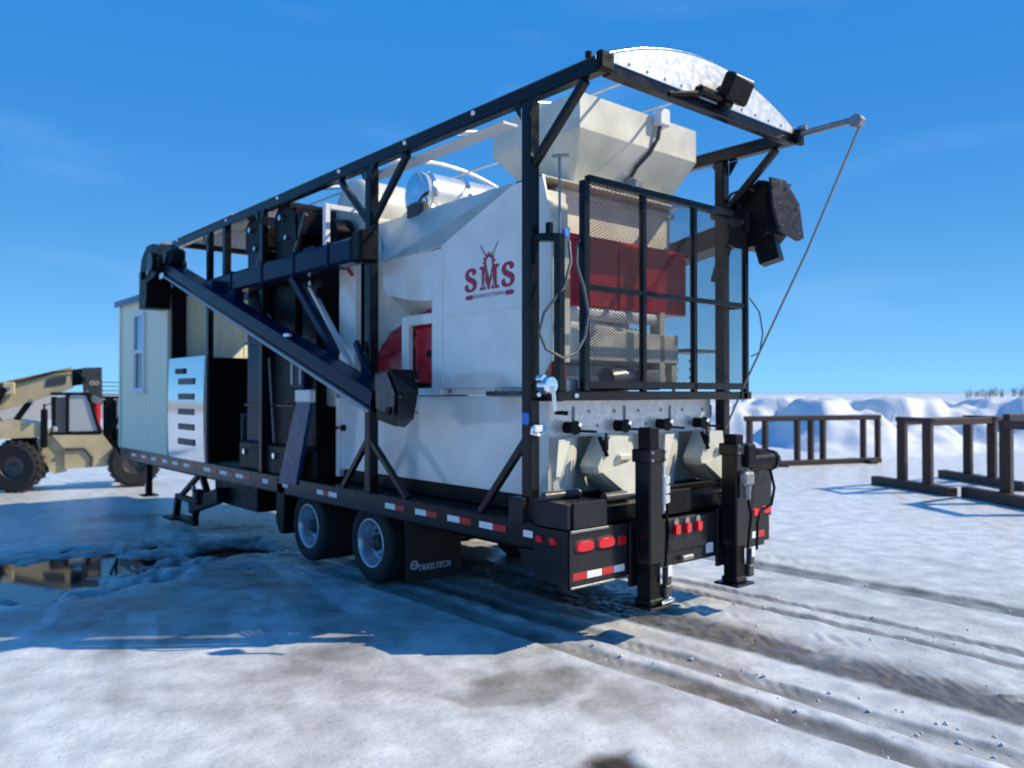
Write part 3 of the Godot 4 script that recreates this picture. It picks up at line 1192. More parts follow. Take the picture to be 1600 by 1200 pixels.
	part(t, "gate_link", b, M.black_paint)
	for q in [[0.075, 1.84, -0.40], [0.30, 1.832, -0.222]]:
		b = MB.new()
		b.tube(V(q[0], q[1], q[2]), V(q[0] - 0.01, q[1], q[2] + 0.015), 0.022, 0.018, 8)
		part(t, "bolt", b, M.chrome)


func build_cage() -> void:
	var t := thing("mesh_guard", "black guard railing with expanded metal mesh round the tail platform", "guard railing", V(1.36, 1.865, -0.25))
	var b := MB.new()
	for x in [0.15, 0.42]:
		b = MB.new()
		var top := 3.05 if x < 0.3 else 3.50
		b.bx(x - 0.032, x + 0.032, 1.865, top, -0.285, -0.22, 0.006)
		part(t, "upright", b, M.black_paint)
	for x in [1.11, 1.80, 2.60]:
		b = MB.new()
		b.bx(x - 0.026, x + 0.026, 1.865, 3.52, -0.275, -0.225, 0.006)
		part(t, "upright", b, M.black_paint)
	b = MB.new()
	b.bx(0.45, 2.66, 3.49, 3.55, -0.285, -0.22, 0.006)
	part(t, "top_bar", b, M.black_paint)
	b = MB.new()
	b.bx(0.45, 2.58, 2.655, 2.70, -0.272, -0.232, 0.005)
	part(t, "middle_bar", b, M.black_paint)
	b = MB.new()
	b.bx(0.45, 2.60, 1.885, 1.945, -0.28, -0.225, 0.005)
	part(t, "bottom_bar", b, M.black_paint)
	# expanded metal: two families of slanted strands
	b = MB.new()
	var x0 := 0.44
	var x1 := 2.59
	var y0 := 1.93
	var y1 := 3.50
	for fam in 2:
		var sl := 0.50 if fam == 0 else -0.50
		var step := 0.024
		var c := y0 - (x1 - x0) * 0.5 - 0.02
		while c < y1 + (x1 - x0) * 0.5:
			# y = c + sl * (x - xm)
			var xm := (x0 + x1) / 2.0
			var xa := x0
			var xb := x1
			var ya := c + sl * (xa - xm)
			var yb := c + sl * (xb - xm)
			if sl > 0:
				if ya < y0:
					xa = xm + (y0 - c) / sl
				if yb > y1:
					xb = xm + (y1 - c) / sl
			else:
				if ya > y1:
					xa = xm + (y1 - c) / sl
				if yb < y0:
					xb = xm + (y0 - c) / sl
			if xb - xa > 0.02:
				var pa := V(xa, c + sl * (xa - xm), -0.248 + fam * 0.003)
				var pb := V(xb, c + sl * (xb - xm), -0.248 + fam * 0.003)
				var d := (pb - pa).normalized()
				var up := V(-d.y, d.x, 0) * 0.0019
				b.plate([pa - up, pb - up, pb + up, pa + up], V(0, 0, 0.0025))
			c += step
	var m := part(t, "mesh_screen", b, M.wire)
	m.set_meta("kind", "stuff")
	# side screen, seen nearly edge on
	b = MB.new()
	b.bx(2.58, 2.63, 3.49, 3.54, -0.46, -0.28, 0.005)
	b.bx(2.58, 2.63, 2.655, 2.70, -0.46, -0.28, 0.005)
	part(t, "side_bar", b, M.black_paint)


func build_bin() -> void:
	var t := thing("collection_bin", "low white collecting bin with four spouts on the trailer's tail", "bin", V(1.38, 0.88, -2.2))
	var b := MB.new()
	b.bx(0.30, 0.315, 1.02, 1.805, -3.88, -0.535, 0.003)
	part(t, "side_panel", b, M.white_paint)
	b = MB.new()
	b.bx(2.43, 2.445, 1.02, 1.805, -3.88, -0.535, 0.003)
	part(t, "side_panel", b, M.white_paint)
	b = MB.new()
	b.bx(0.315, 2.43, 1.0, 1.79, -3.88, -3.86, 0.003)
	b.bx(0.27, 0.345, 0.93, 1.80, -3.95, -3.88, 0.006)
	part(t, "front_panel", b, M.white_paint)
	b = MB.new()
	b.bx(0.295, 2.45, 1.80, 1.822, -3.90, -0.52, 0.005)
	part(t, "top_lip", b, M.white_paint)
	b = MB.new()
	b.bx(0.33, 2.42, 0.876, 1.02, -3.84, -0.60, 0.01)
	part(t, "base_frame", b, M.satin_black)
	# rear strip, galvanised, with bolts and hooks
	b = MB.new()
	b.bx(0.315, 2.43, 1.50, 1.80, -0.55, -0.533, 0.002)
	b.bx(0.315, 2.43, 1.498, 1.51, -0.533, -0.515, 0.002)
	var st := part(t, "rear_strip", b, M.galvanised)
	b = MB.new()
	for k in 7:
		var x := 0.45 + k * 0.31
		b.tube(V(x, 1.70, -0.533), V(x, 1.70, -0.524), 0.016, 0.012, 6)
		b.tube(V(x + 0.1, 1.58, -0.533), V(x + 0.1, 1.58, -0.524), 0.014, 0.011, 6)
		if k % 2 == 0:
			b.bx(x + 0.12, x + 0.135, 1.62, 1.74, -0.533, -0.52, 0.002)
	part(st, "bolt_head", b, M.steel_grey)
	for x in [0.50, 1.10, 1.66, 2.2]:
		b = MB.new()
		b.tube(V(x, 1.575, -0.533), V(x, 1.575, -0.44), 0.05, 0.045, 14)
		b.tube(V(x, 1.575, -0.44), V(x, 1.575, -0.425), 0.058, -1, 14)
		b.bar(V(x + 0.03, 1.55, -0.44), V(x + 0.26, 1.535, -0.45), 0.028, 0.022)
		var lt := part(t, "gate_latch", b, M.satin_black)
		b = MB.new()
		b.tube(V(x + 0.035, 1.60, -0.43), V(x + 0.035, 1.60, -0.41), 0.024, 0.018, 10)
		part(lt, "latch_knob", b, M.chrome)
	# four hopper bottoms: a slanted gusset, a rounded throat, and a kicked-out spout on two
	for k in 4:
		var x: float = [0.30, 1.00, 1.62, 2.30][k]
		if k < 3:
			b = MB.new()
			var n := 12
			for i in n:
				# rounded throat: bulges towards the tail
				var a0 := PI * i / n
				var a1 := PI * (i + 1) / n
				var c := x + 0.20
				var p0 := V(c - 0.19 * cos(a0), 1.5, -0.64 + 0.15 * sin(a0))
				var p1 := V(c - 0.19 * cos(a1), 1.5, -0.64 + 0.15 * sin(a1))
				var q0 := V(c - 0.16 * cos(a0), 1.0, -0.66 + 0.12 * sin(a0))
				var q1 := V(c - 0.16 * cos(a1), 1.0, -0.66 + 0.12 * sin(a1))
				var na := V(-cos(a0), 0, sin(a0))
				var nb := V(-cos(a1), 0, sin(a1))
				b.tri(p0, p1, q1, na, nb, nb)
				b.tri(p0, q1, q0, na, nb, na)
			part(t, "throat", b, M.cream_paint)
			b = MB.new()
			b.plate([V(x + 0.05, 1.49, -0.48), V(x + 0.18, 1.49, -0.48), V(x + 0.03, 1.20, -0.44), V(x - 0.02, 1.20, -0.44)], V(0.0, 0.0, 0.016))
			b.plate([V(x - 0.02, 1.30, -0.48), V(x + 0.02, 1.21, -0.46), V(x + 0.01, 1.10, -0.46), V(x + 0.07, 0.99, -0.44), V(x - 0.02, 0.99, -0.46)], V(0.0, 0.0, 0.014))
			part(t, "gusset", b, M.cream_paint)
		if k == 1 or k == 3:
			var o := x + (-0.34 if k == 1 else -0.28)
			b = MB.new()
			b.prism(PackedVector2Array([Vector2(0.15, 1.50), Vector2(0.0, 1.26), Vector2(0.02, 1.20), Vector2(0.26, 1.02), Vector2(0.47, 1.02), Vector2(0.485, 1.17), Vector2(0.40, 1.33), Vector2(0.36, 1.36), Vector2(0.34, 1.50)]), V(o, 0, -0.54), V(1, 0, 0), V(0, 1, 0), V(0, 0, 0.20))
			b.plate([V(o + 0.02, 1.215, -0.335), V(o + 0.27, 1.03, -0.29), V(o + 0.47, 1.03, -0.29), V(o + 0.475, 1.17, -0.31), V(o + 0.40, 1.30, -0.335)], V(0, 0, 0.03))
			b.box(V(o + 0.30, 1.325, -0.325), V(0.16, 0.05, 0.05), 0.01)
			b.box(V(o + 0.36, 1.02, -0.36), V(0.22, 0.05, 0.14), 0.012)
			var sp := part(t, "spout", b, M.cream_paint)
			b = MB.new()
			b.bar(V(o + 0.04, 1.50, -0.36), V(o + 0.10, 1.34, -0.33), 0.035, 0.03)
			b.box(V(o + 0.08, 1.43, -0.33), V(0.05, 0.09, 0.04), 0.01)
			b.bar(V(o + 0.12, 1.53, -0.36), V(o + 0.10, 1.36, -0.34), 0.02, 0.02)
			part(sp, "toggle_clamp", b, M.satin_black)
	b = MB.new()
	b.bx(0.315, 2.43, 0.99, 1.52, -0.72, -0.69, 0.003)
	part(t, "rear_panel", b, M.cream_paint)
	# red and black push button on the left
	b = MB.new()
	b.tube(V(0.30, 1.47, -3.80), V(0.26, 1.47, -3.80), 0.035, -1, 12)
	part(t, "push_button", b, M.satin_black)
	b = MB.new()
	b.tube(V(0.30, 1.47, -3.90), V(0.25, 1.47, -3.90), 0.022, -1, 12)
	part(t, "red_button", b, M.lamp_red)


func build_cleaner() -> void:
	var t := thing("seed_cleaner", "big cream seed cleaning machine with red lettering on its smooth side panel", "seed cleaner", V(1.3, 1.82, -2.2))
	var b := MB.new()
	# left side panel with the sloped shoulder
	var sp := PackedVector2Array([Vector2(-1.98, 1.90), Vector2(-1.98, 3.22), Vector2(-0.93, 3.60), Vector2(-0.60, 3.60), Vector2(-0.50, 3.22), Vector2(-0.50, 2.12), Vector2(-0.66, 1.90)])
	b.prism(sp, V(0.30, 0, 0), V(0, 0, 1), V(0, 1, 0), V(0.02, 0, 0))
	var pan := part(t, "side_panel", b, M.white_paint)
	b = MB.new()
	b.bx(2.06, 2.08, 1.9, 3.58, -3.9, -1.3, 0.004)
	part(t, "side_panel", b, M.white_paint)
	b = MB.new()
	b.bx(0.30, 0.40, 2.10, 3.24, -0.50, -0.485, 0.003)
	b.bx(0.40, 0.55, 2.10, 3.2, -0.56, -0.54, 0.003)
	part(t, "rear_flange", b, M.cream_paint)
	b = MB.new()
	b.bx(0.292, 0.300, 1.95, 3.2, -1.985, -1.955, 0.002)
	b.bx(0.293, 0.300, 2.55, 2.562, -1.95, -0.52, 0.001)
	part(t, "panel_seam", b, M.white_paint)
	# sloped roof facets
	b = MB.new()
	b.plate([V(0.302, 3.20, -3.02), V(0.302, 3.225, -1.98), V(0.30, 3.602, -0.93), V(0.78, 3.80, -1.45), V(0.78, 3.80, -4.0), V(0.5, 3.52, -3.4)], V(0.012, -0.012, 0))
	part(t, "roof_slope", b, M.cream_paint)
	b = MB.new()
	b.plate([V(0.30, 3.602, -0.93), V(0.30, 3.602, -0.60), V(2.08, 3.602, -0.60), V(2.08, 3.602, -0.93), V(1.7, 3.8, -1.45), V(0.78, 3.80, -1.45)], V(0, -0.012, 0))
	b.plate([V(0.78, 3.80, -1.45), V(1.7, 3.80, -1.45), V(1.7, 3.80, -4.0), V(0.78, 3.80, -4.0)], V(0, -0.012, 0))
	part(t, "roof_panel", b, M.cream_paint)
	b = MB.new()
	b.bar(V(0.52, 3.44, -2.62), V(0.44, 3.35, -2.36), 0.012, 0.012)
	b.bar(V(0.44, 3.36, -2.95), V(0.62, 3.58, -2.95), 0.012, 0.012)
	part(t, "roof_rib", b, M.cream_paint)
	# machine body behind
	b = MB.new()
	b.bx(0.62, 2.05, 1.85, 3.6, -3.95, -1.2, 0.02)
	b.bx(0.50, 2.05, 1.90, 2.35, -1.3, -0.75, 0.01)
	part(t, "inner_body", b, M.cream_paint)
	# front half: column, frame, hood, red drum
	b = MB.new()
	b.bx(0.28, 0.36, 1.85, 3.30, -3.90, -3.55, 0.008)
	part(t, "front_column", b, M.white_paint)
	b = MB.new()
	b.bx(0.30, 0.36, 1.90, 3.20, -2.14, -1.98, 0.006)
	b.bx(0.30, 0.42, 1.83, 1.90, -3.2, -1.98, 0.006)
	part(t, "frame_column", b, M.white_paint)
	b = MB.new()
	var hp := PackedVector2Array([Vector2(-2.14, 3.20), Vector2(-3.02, 3.20), Vector2(-3.00, 2.93)])
	for i in 9:
		var a := i / 8.0
		hp.append(Vector2(-2.94 + 0.80 * a, 2.86 - 0.13 * sin(a * PI * 0.5)))
	b.prism(hp, V(0.30, 0, 0), V(0, 0, 1), V(0, 1, 0), V(0.03, 0, 0))
	b.bx(0.292, 0.30, 2.85, 3.12, -2.22, -2.205, 0.001)
	part(t, "hood_panel", b, M.white_paint)
	b = MB.new()
	for i in 10:
		# hood curving inwards under the panel
		var a0 := i / 10.0
		var a1 := (i + 1) / 10.0
		var y0 := 2.86 - 0.13 * sin(a0 * PI * 0.5)
		var y1 := 2.86 - 0.13 * sin(a1 * PI * 0.5)
		b.face([V(0.33, y0, -2.94 + 0.80 * a0), V(0.33, y1, -2.94 + 0.80 * a1), V(0.66, y1 - 0.25, -2.94 + 0.80 * a1), V(0.66, y0 - 0.25, -2.94 + 0.80 * a0)], V(-1, -0.3, 0))
	b.bx(0.55, 0.62, 2.2, 3.3, -3.55, -2.9, 0.01)
	part(t, "hood_curve", b, M.cream_paint)
	b = MB.new()
	b.prism(PackedVector2Array([Vector2(-3.52, 1.95), Vector2(-3.52, 2.22), Vector2(-3.18, 2.50), Vector2(-2.16, 2.79), Vector2(-2.16, 1.95)]), V(0.50, 0, 0), V(0, 0, 1), V(0, 1, 0), V(1.1, 0, 0))
	part(t, "red_casing", b, M.red_paint)
	b = MB.new()
	b.face([V(0.50, 2.06, -3.48), V(0.50, 2.22, -3.40), V(0.40, 2.20, -2.72), V(0.40, 2.0, -2.72)], V(-1, 0.3, 0))
	b.face([V(0.50, 2.22, -3.40), V(0.50, 2.49, -3.12), V(0.40, 2.30, -2.72), V(0.40, 2.20, -2.72)], V(-1, 0.5, 0))
	b.face([V(0.50, 2.49, -3.12), V(0.50, 2.70, -2.40), V(0.40, 2.50, -2.55), V(0.40, 2.30, -2.72)], V(-1, 0.8, 0))
	part(t, "red_facet", b, M.red_paint)
	b = MB.new()
	b.plate([V(0.42, 2.76, -2.14), V(0.42, 2.55, -2.72), V(0.42, 2.36, -3.25), V(0.42, 2.24, -3.25), V(0.42, 2.34, -2.3), V(0.42, 2.55, -2.14)], V(0.02, 0, 0))
	b.plate([V(0.36, 1.95, -2.50), V(0.36, 2.48, -2.50), V(0.36, 2.48, -2.14), V(0.36, 1.95, -2.14)], V(0.02, 0, 0))
	part(t, "red_shroud", b, M.red_paint)
	b = MB.new()
	b.bx(0.30, 0.36, 2.51, 2.61, -2.66, -2.14, 0.006)
	b.bx(0.30, 0.36, 1.93, 2.52, -2.66, -2.54, 0.006)
	part(t, "guard_frame", b, M.white_paint)
	b = MB.new()
	b.bx(0.352, 0.36, 2.20, 2.26, -2.30, -2.18, 0.003)
	b.bx(0.40, 0.5, 1.85, 2.05, -3.5, -2.6, 0.02)
	part(t, "handle_slot", b, M.satin_black)
	b = MB.new()
	b.bar(V(0.275, 3.25, -3.72), V(0.275, 3.12, -3.58), 0.03, 0.06, V(1, 0, 0))
	part(t, "red_lever", b, M.tape_red)
	# ledge under the side panel
	b = MB.new()
	b.bx(0.315, 0.36, 1.835, 1.90, -2.0, -0.62, 0.006)
	part(t, "ledge", b, M.cream_paint)
	b = MB.new()
	b.tube(V(0.315, 1.87, -1.86), V(0.30, 1.87, -1.86), 0.02, -1, 10)
	b.tube(V(0.315, 1.87, -1.2), V(0.305, 1.87, -1.2), 0.012, -1, 8)
	part(t, "ledge_bolt", b, M.steel_grey)
	# sieve box and parts at the tail
	b = MB.new()
	b.bx(0.52, 2.16, 2.58, 3.16, -1.10, -0.60, 0.012)
	b.bx(0.50, 2.18, 3.12, 3.17, -1.12, -0.58, 0.008)
	var sb := part(t, "sieve_box", b, M.red_paint)
	b = MB.new()
	b.bx(0.49, 0.53, 2.62, 3.10, -1.05, -0.62, 0.008)
	b.box(V(0.50, 2.70, -0.57), V(0.13, 0.2, 0.06), 0.02)
	part(sb, "sieve_side", b, M.red_bright)
	b = MB.new()
	b.bx(1.20, 1.26, 2.6, 3.1, -0.60, -0.585, 0.003)
	part(sb, "sieve_rib", b, M.red_paint)
	b = MB.new()
	b.tube(V(0.6, 2.53, -0.66), V(1.72, 2.53, -0.66), 0.06, -1, 14)
	b.tube(V(0.6, 2.44, -0.70), V(1.55, 2.40, -0.70), 0.06, 0.03, 14)
	part(t, "seed_roll", b, M.vinyl_white)
	b = MB.new()
	b.bx(0.50, 2.04, 2.12, 2.39, -0.95, -0.60, 0.012)
	b.bx(1.76, 1.84, 1.9, 2.62, -0.72, -0.60, 0.008)
	b.bx(1.96, 2.04, 1.9, 2.15, -0.7, -0.62, 0.006)
	part(t, "tail_trough", b, M.cream_paint)
	b = MB.new()
	b.bx(0.55, 1.9, 1.88, 2.10, -1.0, -0.70, 0.01)
	b.tube(V(1.15, 1.98, -0.68), V(1.4, 2.0, -0.66), 0.09, 0.09, 16)
	b.box(V(1.62, 1.98, -0.62), V(0.22, 0.16, 0.12), 0.02)
	part(t, "drive_motor", b, M.steel_grey)
	b = MB.new()
	b.box(V(0.46, 2.03, -0.58), V(0.10, 0.16, 0.08), 0.01)
	part(t, "red_switch", b, M.red_bright)
	b = MB.new()
	b.box(V(0.34, 1.90, -0.36), V(0.14, 0.12, 0.12), 0.01)
	part(t, "switch_box", b, M.steel_grey)
	# neck below the hopper
	b = MB.new()
	b.bx(0.62, 2.12, 3.17, 3.66, -1.25, -0.76, 0.01)
	b.bx(0.58, 2.16, 3.52, 3.57, -1.28, -0.735, 0.006)
	part(t, "feed_neck", b, M.cream_paint)
	b = MB.new()
	b.bx(0.33, 0.60, 3.10, 3.50, -0.95, -0.62, 0.02)
	b.bx(0.36, 0.56, 3.08, 3.4, -0.62, -0.56, 0.02)
	part(t, "neck_bracket", b, M.cream_paint)
	build_logo(pan)


func build_logo(p: Node3D) -> void:
	# red serif letters, gear with two pale blades above, bar with pointed ends below
	var o: Vector3 = origin_of[p]
	var face := Basis(V(0, 0, 1), V(0, 1, 0), V(-1, 0, 0))
	var put := func(text: String, font: String, size: float, zc: float, yc: float, m: Material, sx: float, called: String) -> void:
		var l := lettering(text, font, 800, size, 0.004)
		l.material_override = m
		l.transform = Transform3D(face.scaled_local(Vector3(sx, 1, 1)), V(0.298, yc, zc) - o)
		l.name = called
		p.add_child(l, true)
	put.call("S", "Droid Serif", 0.275, -1.535, 2.842, M.maroon_print, 1.16, "letter")
	put.call("M", "Droid Serif", 0.275, -1.278, 2.842, M.maroon_print, 1.0, "letter")
	put.call("S", "Droid Serif", 0.275, -1.025, 2.842, M.maroon_print, 1.16, "letter")
	put.call("MANUFACTURING", "Droid Serif", 0.046, -1.28, 2.700, M.grey_print, 1.0, "small_lettering")
	var b := MB.new()
	var gear := PackedVector2Array()
	for k in 48:
		var a := TAU * k / 48.0
		var r := 0.088 if k % 4 < 2 else 0.066
		gear.append(Vector2(cos(a) * r, sin(a) * r))
	var idx := 0
	for k in 48:
		# ring with a round hole
		var j := (k + 1) % 48
		var a0 := TAU * k / 48.0
		var a1 := TAU * (k + 1) / 48.0
		if sin(a0) < -0.55:
			continue
		var i0 := Vector2(cos(a0), sin(a0)) * 0.040
		var i1 := Vector2(cos(a1), sin(a1)) * 0.040
		var e := func(q: Vector2) -> Vector3:
			return V(0.2995, 2.985 + q.y, -1.278 + q.x)
		b.plate([e.call(i0), e.call(gear[k]), e.call(gear[j]), e.call(i1)], V(-0.003, 0, 0))
	part(p, "gear_mark", b, M.maroon_print)
	b = MB.new()
	for s in [-1.0, 1.0]:
		b.plate([V(0.2995, 3.045, -1.278 + s * 0.035), V(0.2995, 3.145, -1.278 + s * 0.11), V(0.2995, 3.15, -1.278 + s * 0.135), V(0.2995, 3.05, -1.278 + s * 0.07)], V(-0.002, 0, 0))
		# pale stripes across the M
		b.plate([V(0.2955, 2.76, -1.278 + s * 0.07), V(0.2955, 2.90, -1.278 + s * 0.03), V(0.2955, 2.90, -1.278 + s * 0.04), V(0.2955, 2.76, -1.278 + s * 0.09)], V(-0.002, 0, 0))
	part(p, "blade_mark", b, M.grey_print)
	b = MB.new()
	for s in [-1.0, 1.0]:
		b.plate([V(0.2995, 2.677, -1.28 + s * 0.235), V(0.2995, 2.697, -1.28 + s * 0.215), V(0.2995, 2.717, -1.28 + s * 0.235), V(0.2995, 2.717, -1.28 + s * 0.315), V(0.2995, 2.697, -1.28 + s * 0.335), V(0.2995, 2.677, -1.28 + s * 0.315)], V(-0.003, 0, 0))
	part(p, "bar_mark", b, M.maroon_print)


# ------------------------------------------------------------------ machinery round the cleaner
func build_hopper() -> void:
	var t := thing("feed_hopper", "cream feed hopper with sloping underside above the red sieve box", "hopper", V(1.4, 3.66, -1.0))
	var x0 := 0.62
	var x1 := 2.18
	var z0 := -1.62
	var z1 := -0.50
	var b := MB.new()
	var th := 0.012
	b.bx(x0, x1, 4.02, 4.32, z1 - th, z1, 0.004)
	b.bx(x0, x1, 4.02, 4.32, z0, z0 + th, 0.004)
	b.bx(x0, x0 + th, 4.02, 4.32, z0 + th, z1 - th, 0.004)
	b.bx(x1 - th, x1, 4.02, 4.32, z0 + th, z1 - th, 0.004)
	part(t, "band", b, M.cream_paint)
	b = MB.new()
	var B := [V(x0, 4.02, z1), V(x1, 4.02, z1), V(x1, 4.02, z0), V(x0, 4.02, z0)]
	var C := [V(0.80, 3.62, -0.76), V(2.02, 3.62, -0.76), V(2.02, 3.62, -1.25), V(0.80, 3.62, -1.25)]
	var mid := V(1.4, 3.9, -1.0)
	for i in 4:
		var j := (i + 1) % 4
		var q := [B[i], B[j], C[j], C[i]]
		var inward: Vector3 = (mid - (B[i] + C[j]) * 0.5).normalized() * 0.012
		b.plate(q, inward)
	part(t, "funnel", b, M.cream_paint)
	b = MB.new()
	b.box(V(1.62, 4.31, -0.46), V(0.15, 0.16, 0.09), 0.015)
	var jb := part(t, "junction_box", b, M.vinyl_white)
	b = MB.new()
	b.path([V(1.60, 4.24, -0.46), V(1.57, 4.12, -0.46), V(1.50, 3.98, -0.50), V(1.42, 3.86, -0.58), V(1.40, 3.74, -0.66)], 0.018)
	part(jb, "cable", b, M.dark_grey)
	b = MB.new()
	b.box(V(1.42, 3.70, -0.62), V(0.16, 0.13, 0.14), 0.03)
	b.path([V(1.50, 3.68, -0.58), V(1.75, 3.70, -0.62), V(1.98, 3.70, -0.68)], 0.014)
	part(t, "sensor_head", b, M.steel_grey)
	# T rod hanging beside it
	b = MB.new()
	b.tube(V(0.20, 3.0, -0.30), V(0.20, 3.66, -0.30), 0.010, -1, 8)
	b.tube(V(0.16, 3.66, -0.34), V(0.24, 3.66, -0.24), 0.014, -1, 8)
	lone("lift_handle", "thin grey T shaped rod standing on the guard post beside the cream hopper", "rod", b, M.steel_grey, V(0.2, 3.0, -0.3))


func build_left_conveyor() -> void:
	var t := thing("belt_conveyor", "long black conveyor with reflected sky blue painted in, slanting down the near side to a black boot", "conveyor", V(-0.24, 1.6, -2.0))
	var a := V(-0.20, 1.66, -2.27)
	var e := V(-0.20, 3.62, -8.36)
	var d := (e - a).normalized()
	var up := V(1, 0, 0).cross(d).normalized()
	if up.y < 0.0:
		up = -up
	var b := MB.new()
	# rounded U trough: swept half pipe with straight cheeks
	var sec := []
	for k in 9:
		var an := PI + PI * k / 8.0
		sec.append(Vector2(cos(an) * 0.10, 0.10 + sin(an) * 0.09))
	sec.push_front(Vector2(-0.10, 0.215))
	sec.append(Vector2(0.10, 0.215))
	for k in sec.size() - 1:
		var p0: Vector2 = sec[k]
		var p1: Vector2 = sec[k + 1]
		var f0 := Vector2(p0.x, minf(p0.y - 0.10, 0.0)).normalized()
		var f1 := Vector2(p1.x, minf(p1.y - 0.10, 0.0)).normalized()
		var n0 := V(1, 0, 0) * f0.x + up * f0.y
		var n1 := V(1, 0, 0) * f1.x + up * f1.y
		var o0 := V(1, 0, 0) * p0.x + up * p0.y
		var o1 := V(1, 0, 0) * p1.x + up * p1.y
		b.tri(a + o0, e + o0, e + o1, n0, n0, n1)
		b.tri(a + o0, e + o1, a + o1, n0, n1, n1)
	b.bar(a + up * 0.222, e + up * 0.222, 0.215, 0.012, up, 0.003)
	part(t, "trough", b, M.sky_tinted_black)
	b = MB.new()
	b.bar(a + V(-0.108, 0, 0) + up * 0.03, e + V(-0.108, 0, 0) + up * 0.03, 0.03, 0.042, up, 0.008)
	part(t, "lower_flange", b, M.steel_grey)
	b = MB.new()
	b.bar(a + V(-0.108, 0, 0) + up * 0.222, e + V(-0.108, 0, 0) + up * 0.222, 0.03, 0.016, up, 0.004)
	part(t, "upper_flange", b, M.sky_tinted_black)
	# head hood with pulleys
	b = MB.new()
	var c := e + d * 0.10 + up * 0.12
	b.prism(PackedVector2Array([Vector2(-0.42, -0.02), Vector2(-0.30, 0.20), Vector2(-0.06, 0.30), Vector2(0.24, 0.30), Vector2(0.50, 0.14), Vector2(0.60, -0.18), Vector2(0.62, -0.62), Vector2(0.28, -0.62), Vector2(0.22, -0.24), Vector2(-0.1, -0.20)]), V(-0.38, c.y, c.z), V(0, 0, -1), V(0, 1, 0), V(0.36, 0, 0))
	part(t, "head_hood", b, M.satin_black)
	b = MB.new()
	for q in [[-0.30, 0.05], [-0.18, 0.20], [0.0, 0.25], [0.22, 0.24], [0.42, 0.12], [0.54, -0.12], [0.56, -0.36], [0.56, -0.56], [0.34, -0.56], [0.30, -0.30]]:
		b.tube(V(-0.38, c.y + q[1], c.z - q[0]), V(-0.392, c.y + q[1], c.z - q[0]), 0.014, 0.011, 6)
	part(t, "bolt_head", b, M.steel_grey)
	b = MB.new()
	b.tube(V(-0.38, c.y + 0.02, c.z + 0.1), V(-0.44, c.y + 0.02, c.z + 0.1), 0.14, -1, 20)
	b.tube(V(-0.38, c.y - 0.12, c.z - 0.42), V(-0.42, c.y - 0.12, c.z - 0.42), 0.06, -1, 14)
	b.box(V(-0.20, c.y + 0.06, c.z + 0.46), V(0.24, 0.24, 0.34), 0.04)
	b.tube(V(-0.33, c.y + 0.05, c.z + 0.5), V(-0.36, c.y + 0.05, c.z + 0.5), 0.09, -1, 18)
	part(t, "drive_pulley", b, M.black_paint)
	b = MB.new()
	b.tube(V(-0.24, c.y + 0.33, c.z - 0.02), V(-0.05, c.y + 0.33, c.z - 0.02), 0.035, -1, 10)
	b.box(V(-0.39, c.y - 0.10, c.z - 0.15), V(0.02, 0.08, 0.08), 0.01)
	part(t, "bearing", b, M.steel_grey)
	b = MB.new()
	b.box(a.lerp(e, 0.955) + V(-0.13, 0.03, 0), V(0.03, 0.09, 0.16), 0.01)
	b.box(a.lerp(e, 0.28) + V(-0.09, 0.26, 0), V(0.06, 0.05, 0.12), 0.012)
	part(t, "take_up_bolt", b, M.chrome)
	b = MB.new()
	b.bar(V(-0.05, 3.45, -8.0), V(0.0, 3.16, -7.25), 0.04)
	part(t, "stay", b, M.black_paint)
	# boot at the low end
	b = MB.new()
	var bl := [V(-0.36, 2.03, -2.06), V(-0.38, 2.06, -1.80), V(-0.38, 1.86, -1.66), V(-0.38, 1.63, -1.64), V(-0.36, 1.57, -1.74), V(-0.34, 1.62, -2.06)]
	var br := [V(-0.02, 2.03, -2.15), V(-0.02, 2.06, -1.90), V(-0.02, 1.86, -1.885), V(-0.02, 1.62, -1.96), V(-0.02, 1.54, -2.10), V(-0.04, 1.62, -2.30)]
	var mid := V(-0.2, 1.82, -1.95)
	b.face(bl, V(-1, 0, 0))
	b.face(br, V(1, 0, 0))
	for k in 6:
		var j := (k + 1) % 6
		b.face([bl[k], bl[j], br[j]], (bl[k] + br[j]) * 0.5 - mid)
		b.face([bl[k], br[j], br[k]], (bl[k] + br[j]) * 0.5 - mid)
	part(t, "boot", b, M.satin_black)
	b = MB.new()
	b.plate([V(-0.372, 2.00, -2.03), V(-0.392, 2.035, -1.81), V(-0.392, 1.85, -1.68), V(-0.388, 1.66, -1.70), V(-0.36, 1.72, -2.03)], V(-0.008, 0, 0))
	part(t, "boot_cheek", b, M.dark_grey)
	b = MB.new()
	b.tube(V(-0.39, 1.70, -1.76), V(-0.42, 1.70, -1.76), 0.035, -1, 14)
	part(t, "boot_bearing", b, M.satin_black)
	b = MB.new()
	for q in [[0.0, 2.0], [0.0, 1.86], [0.0, 1.72]]:
		for s in [[-0.34, -1.80], [-0.05, -1.885]]:
			var bp := V(s[0], q[1] - 0.04, s[1] + (0.10 if q[1] < 1.95 else 0.02) * (1.0 if s[0] < -0.2 else 0.1))
			b.tube(bp, bp + V(0.003, 0, 0.014), 0.012, 0.010, 6)
	part(t, "bolt_head", b, M.steel_grey)
	# hanger from the post
	b = MB.new()
	b.bar(V(-0.04, 2.36, -2.96), V(-0.09, 2.0, -2.62), 0.06, 0.05, V(1, 0, 0))
	b.bar(V(0.04, 2.7, -5.4), V(-0.08, 2.8, -5.4), 0.05)
	part(t, "hanger", b, M.sky_tinted_black)
	b = MB.new()
	b.box(V(-0.15, 3.15, -6.45), V(0.2, 0.34, 0.26), 0.02)
	b.box(V(-0.10, 3.02, -5.95), V(0.16, 0.26, 0.3), 0.03)
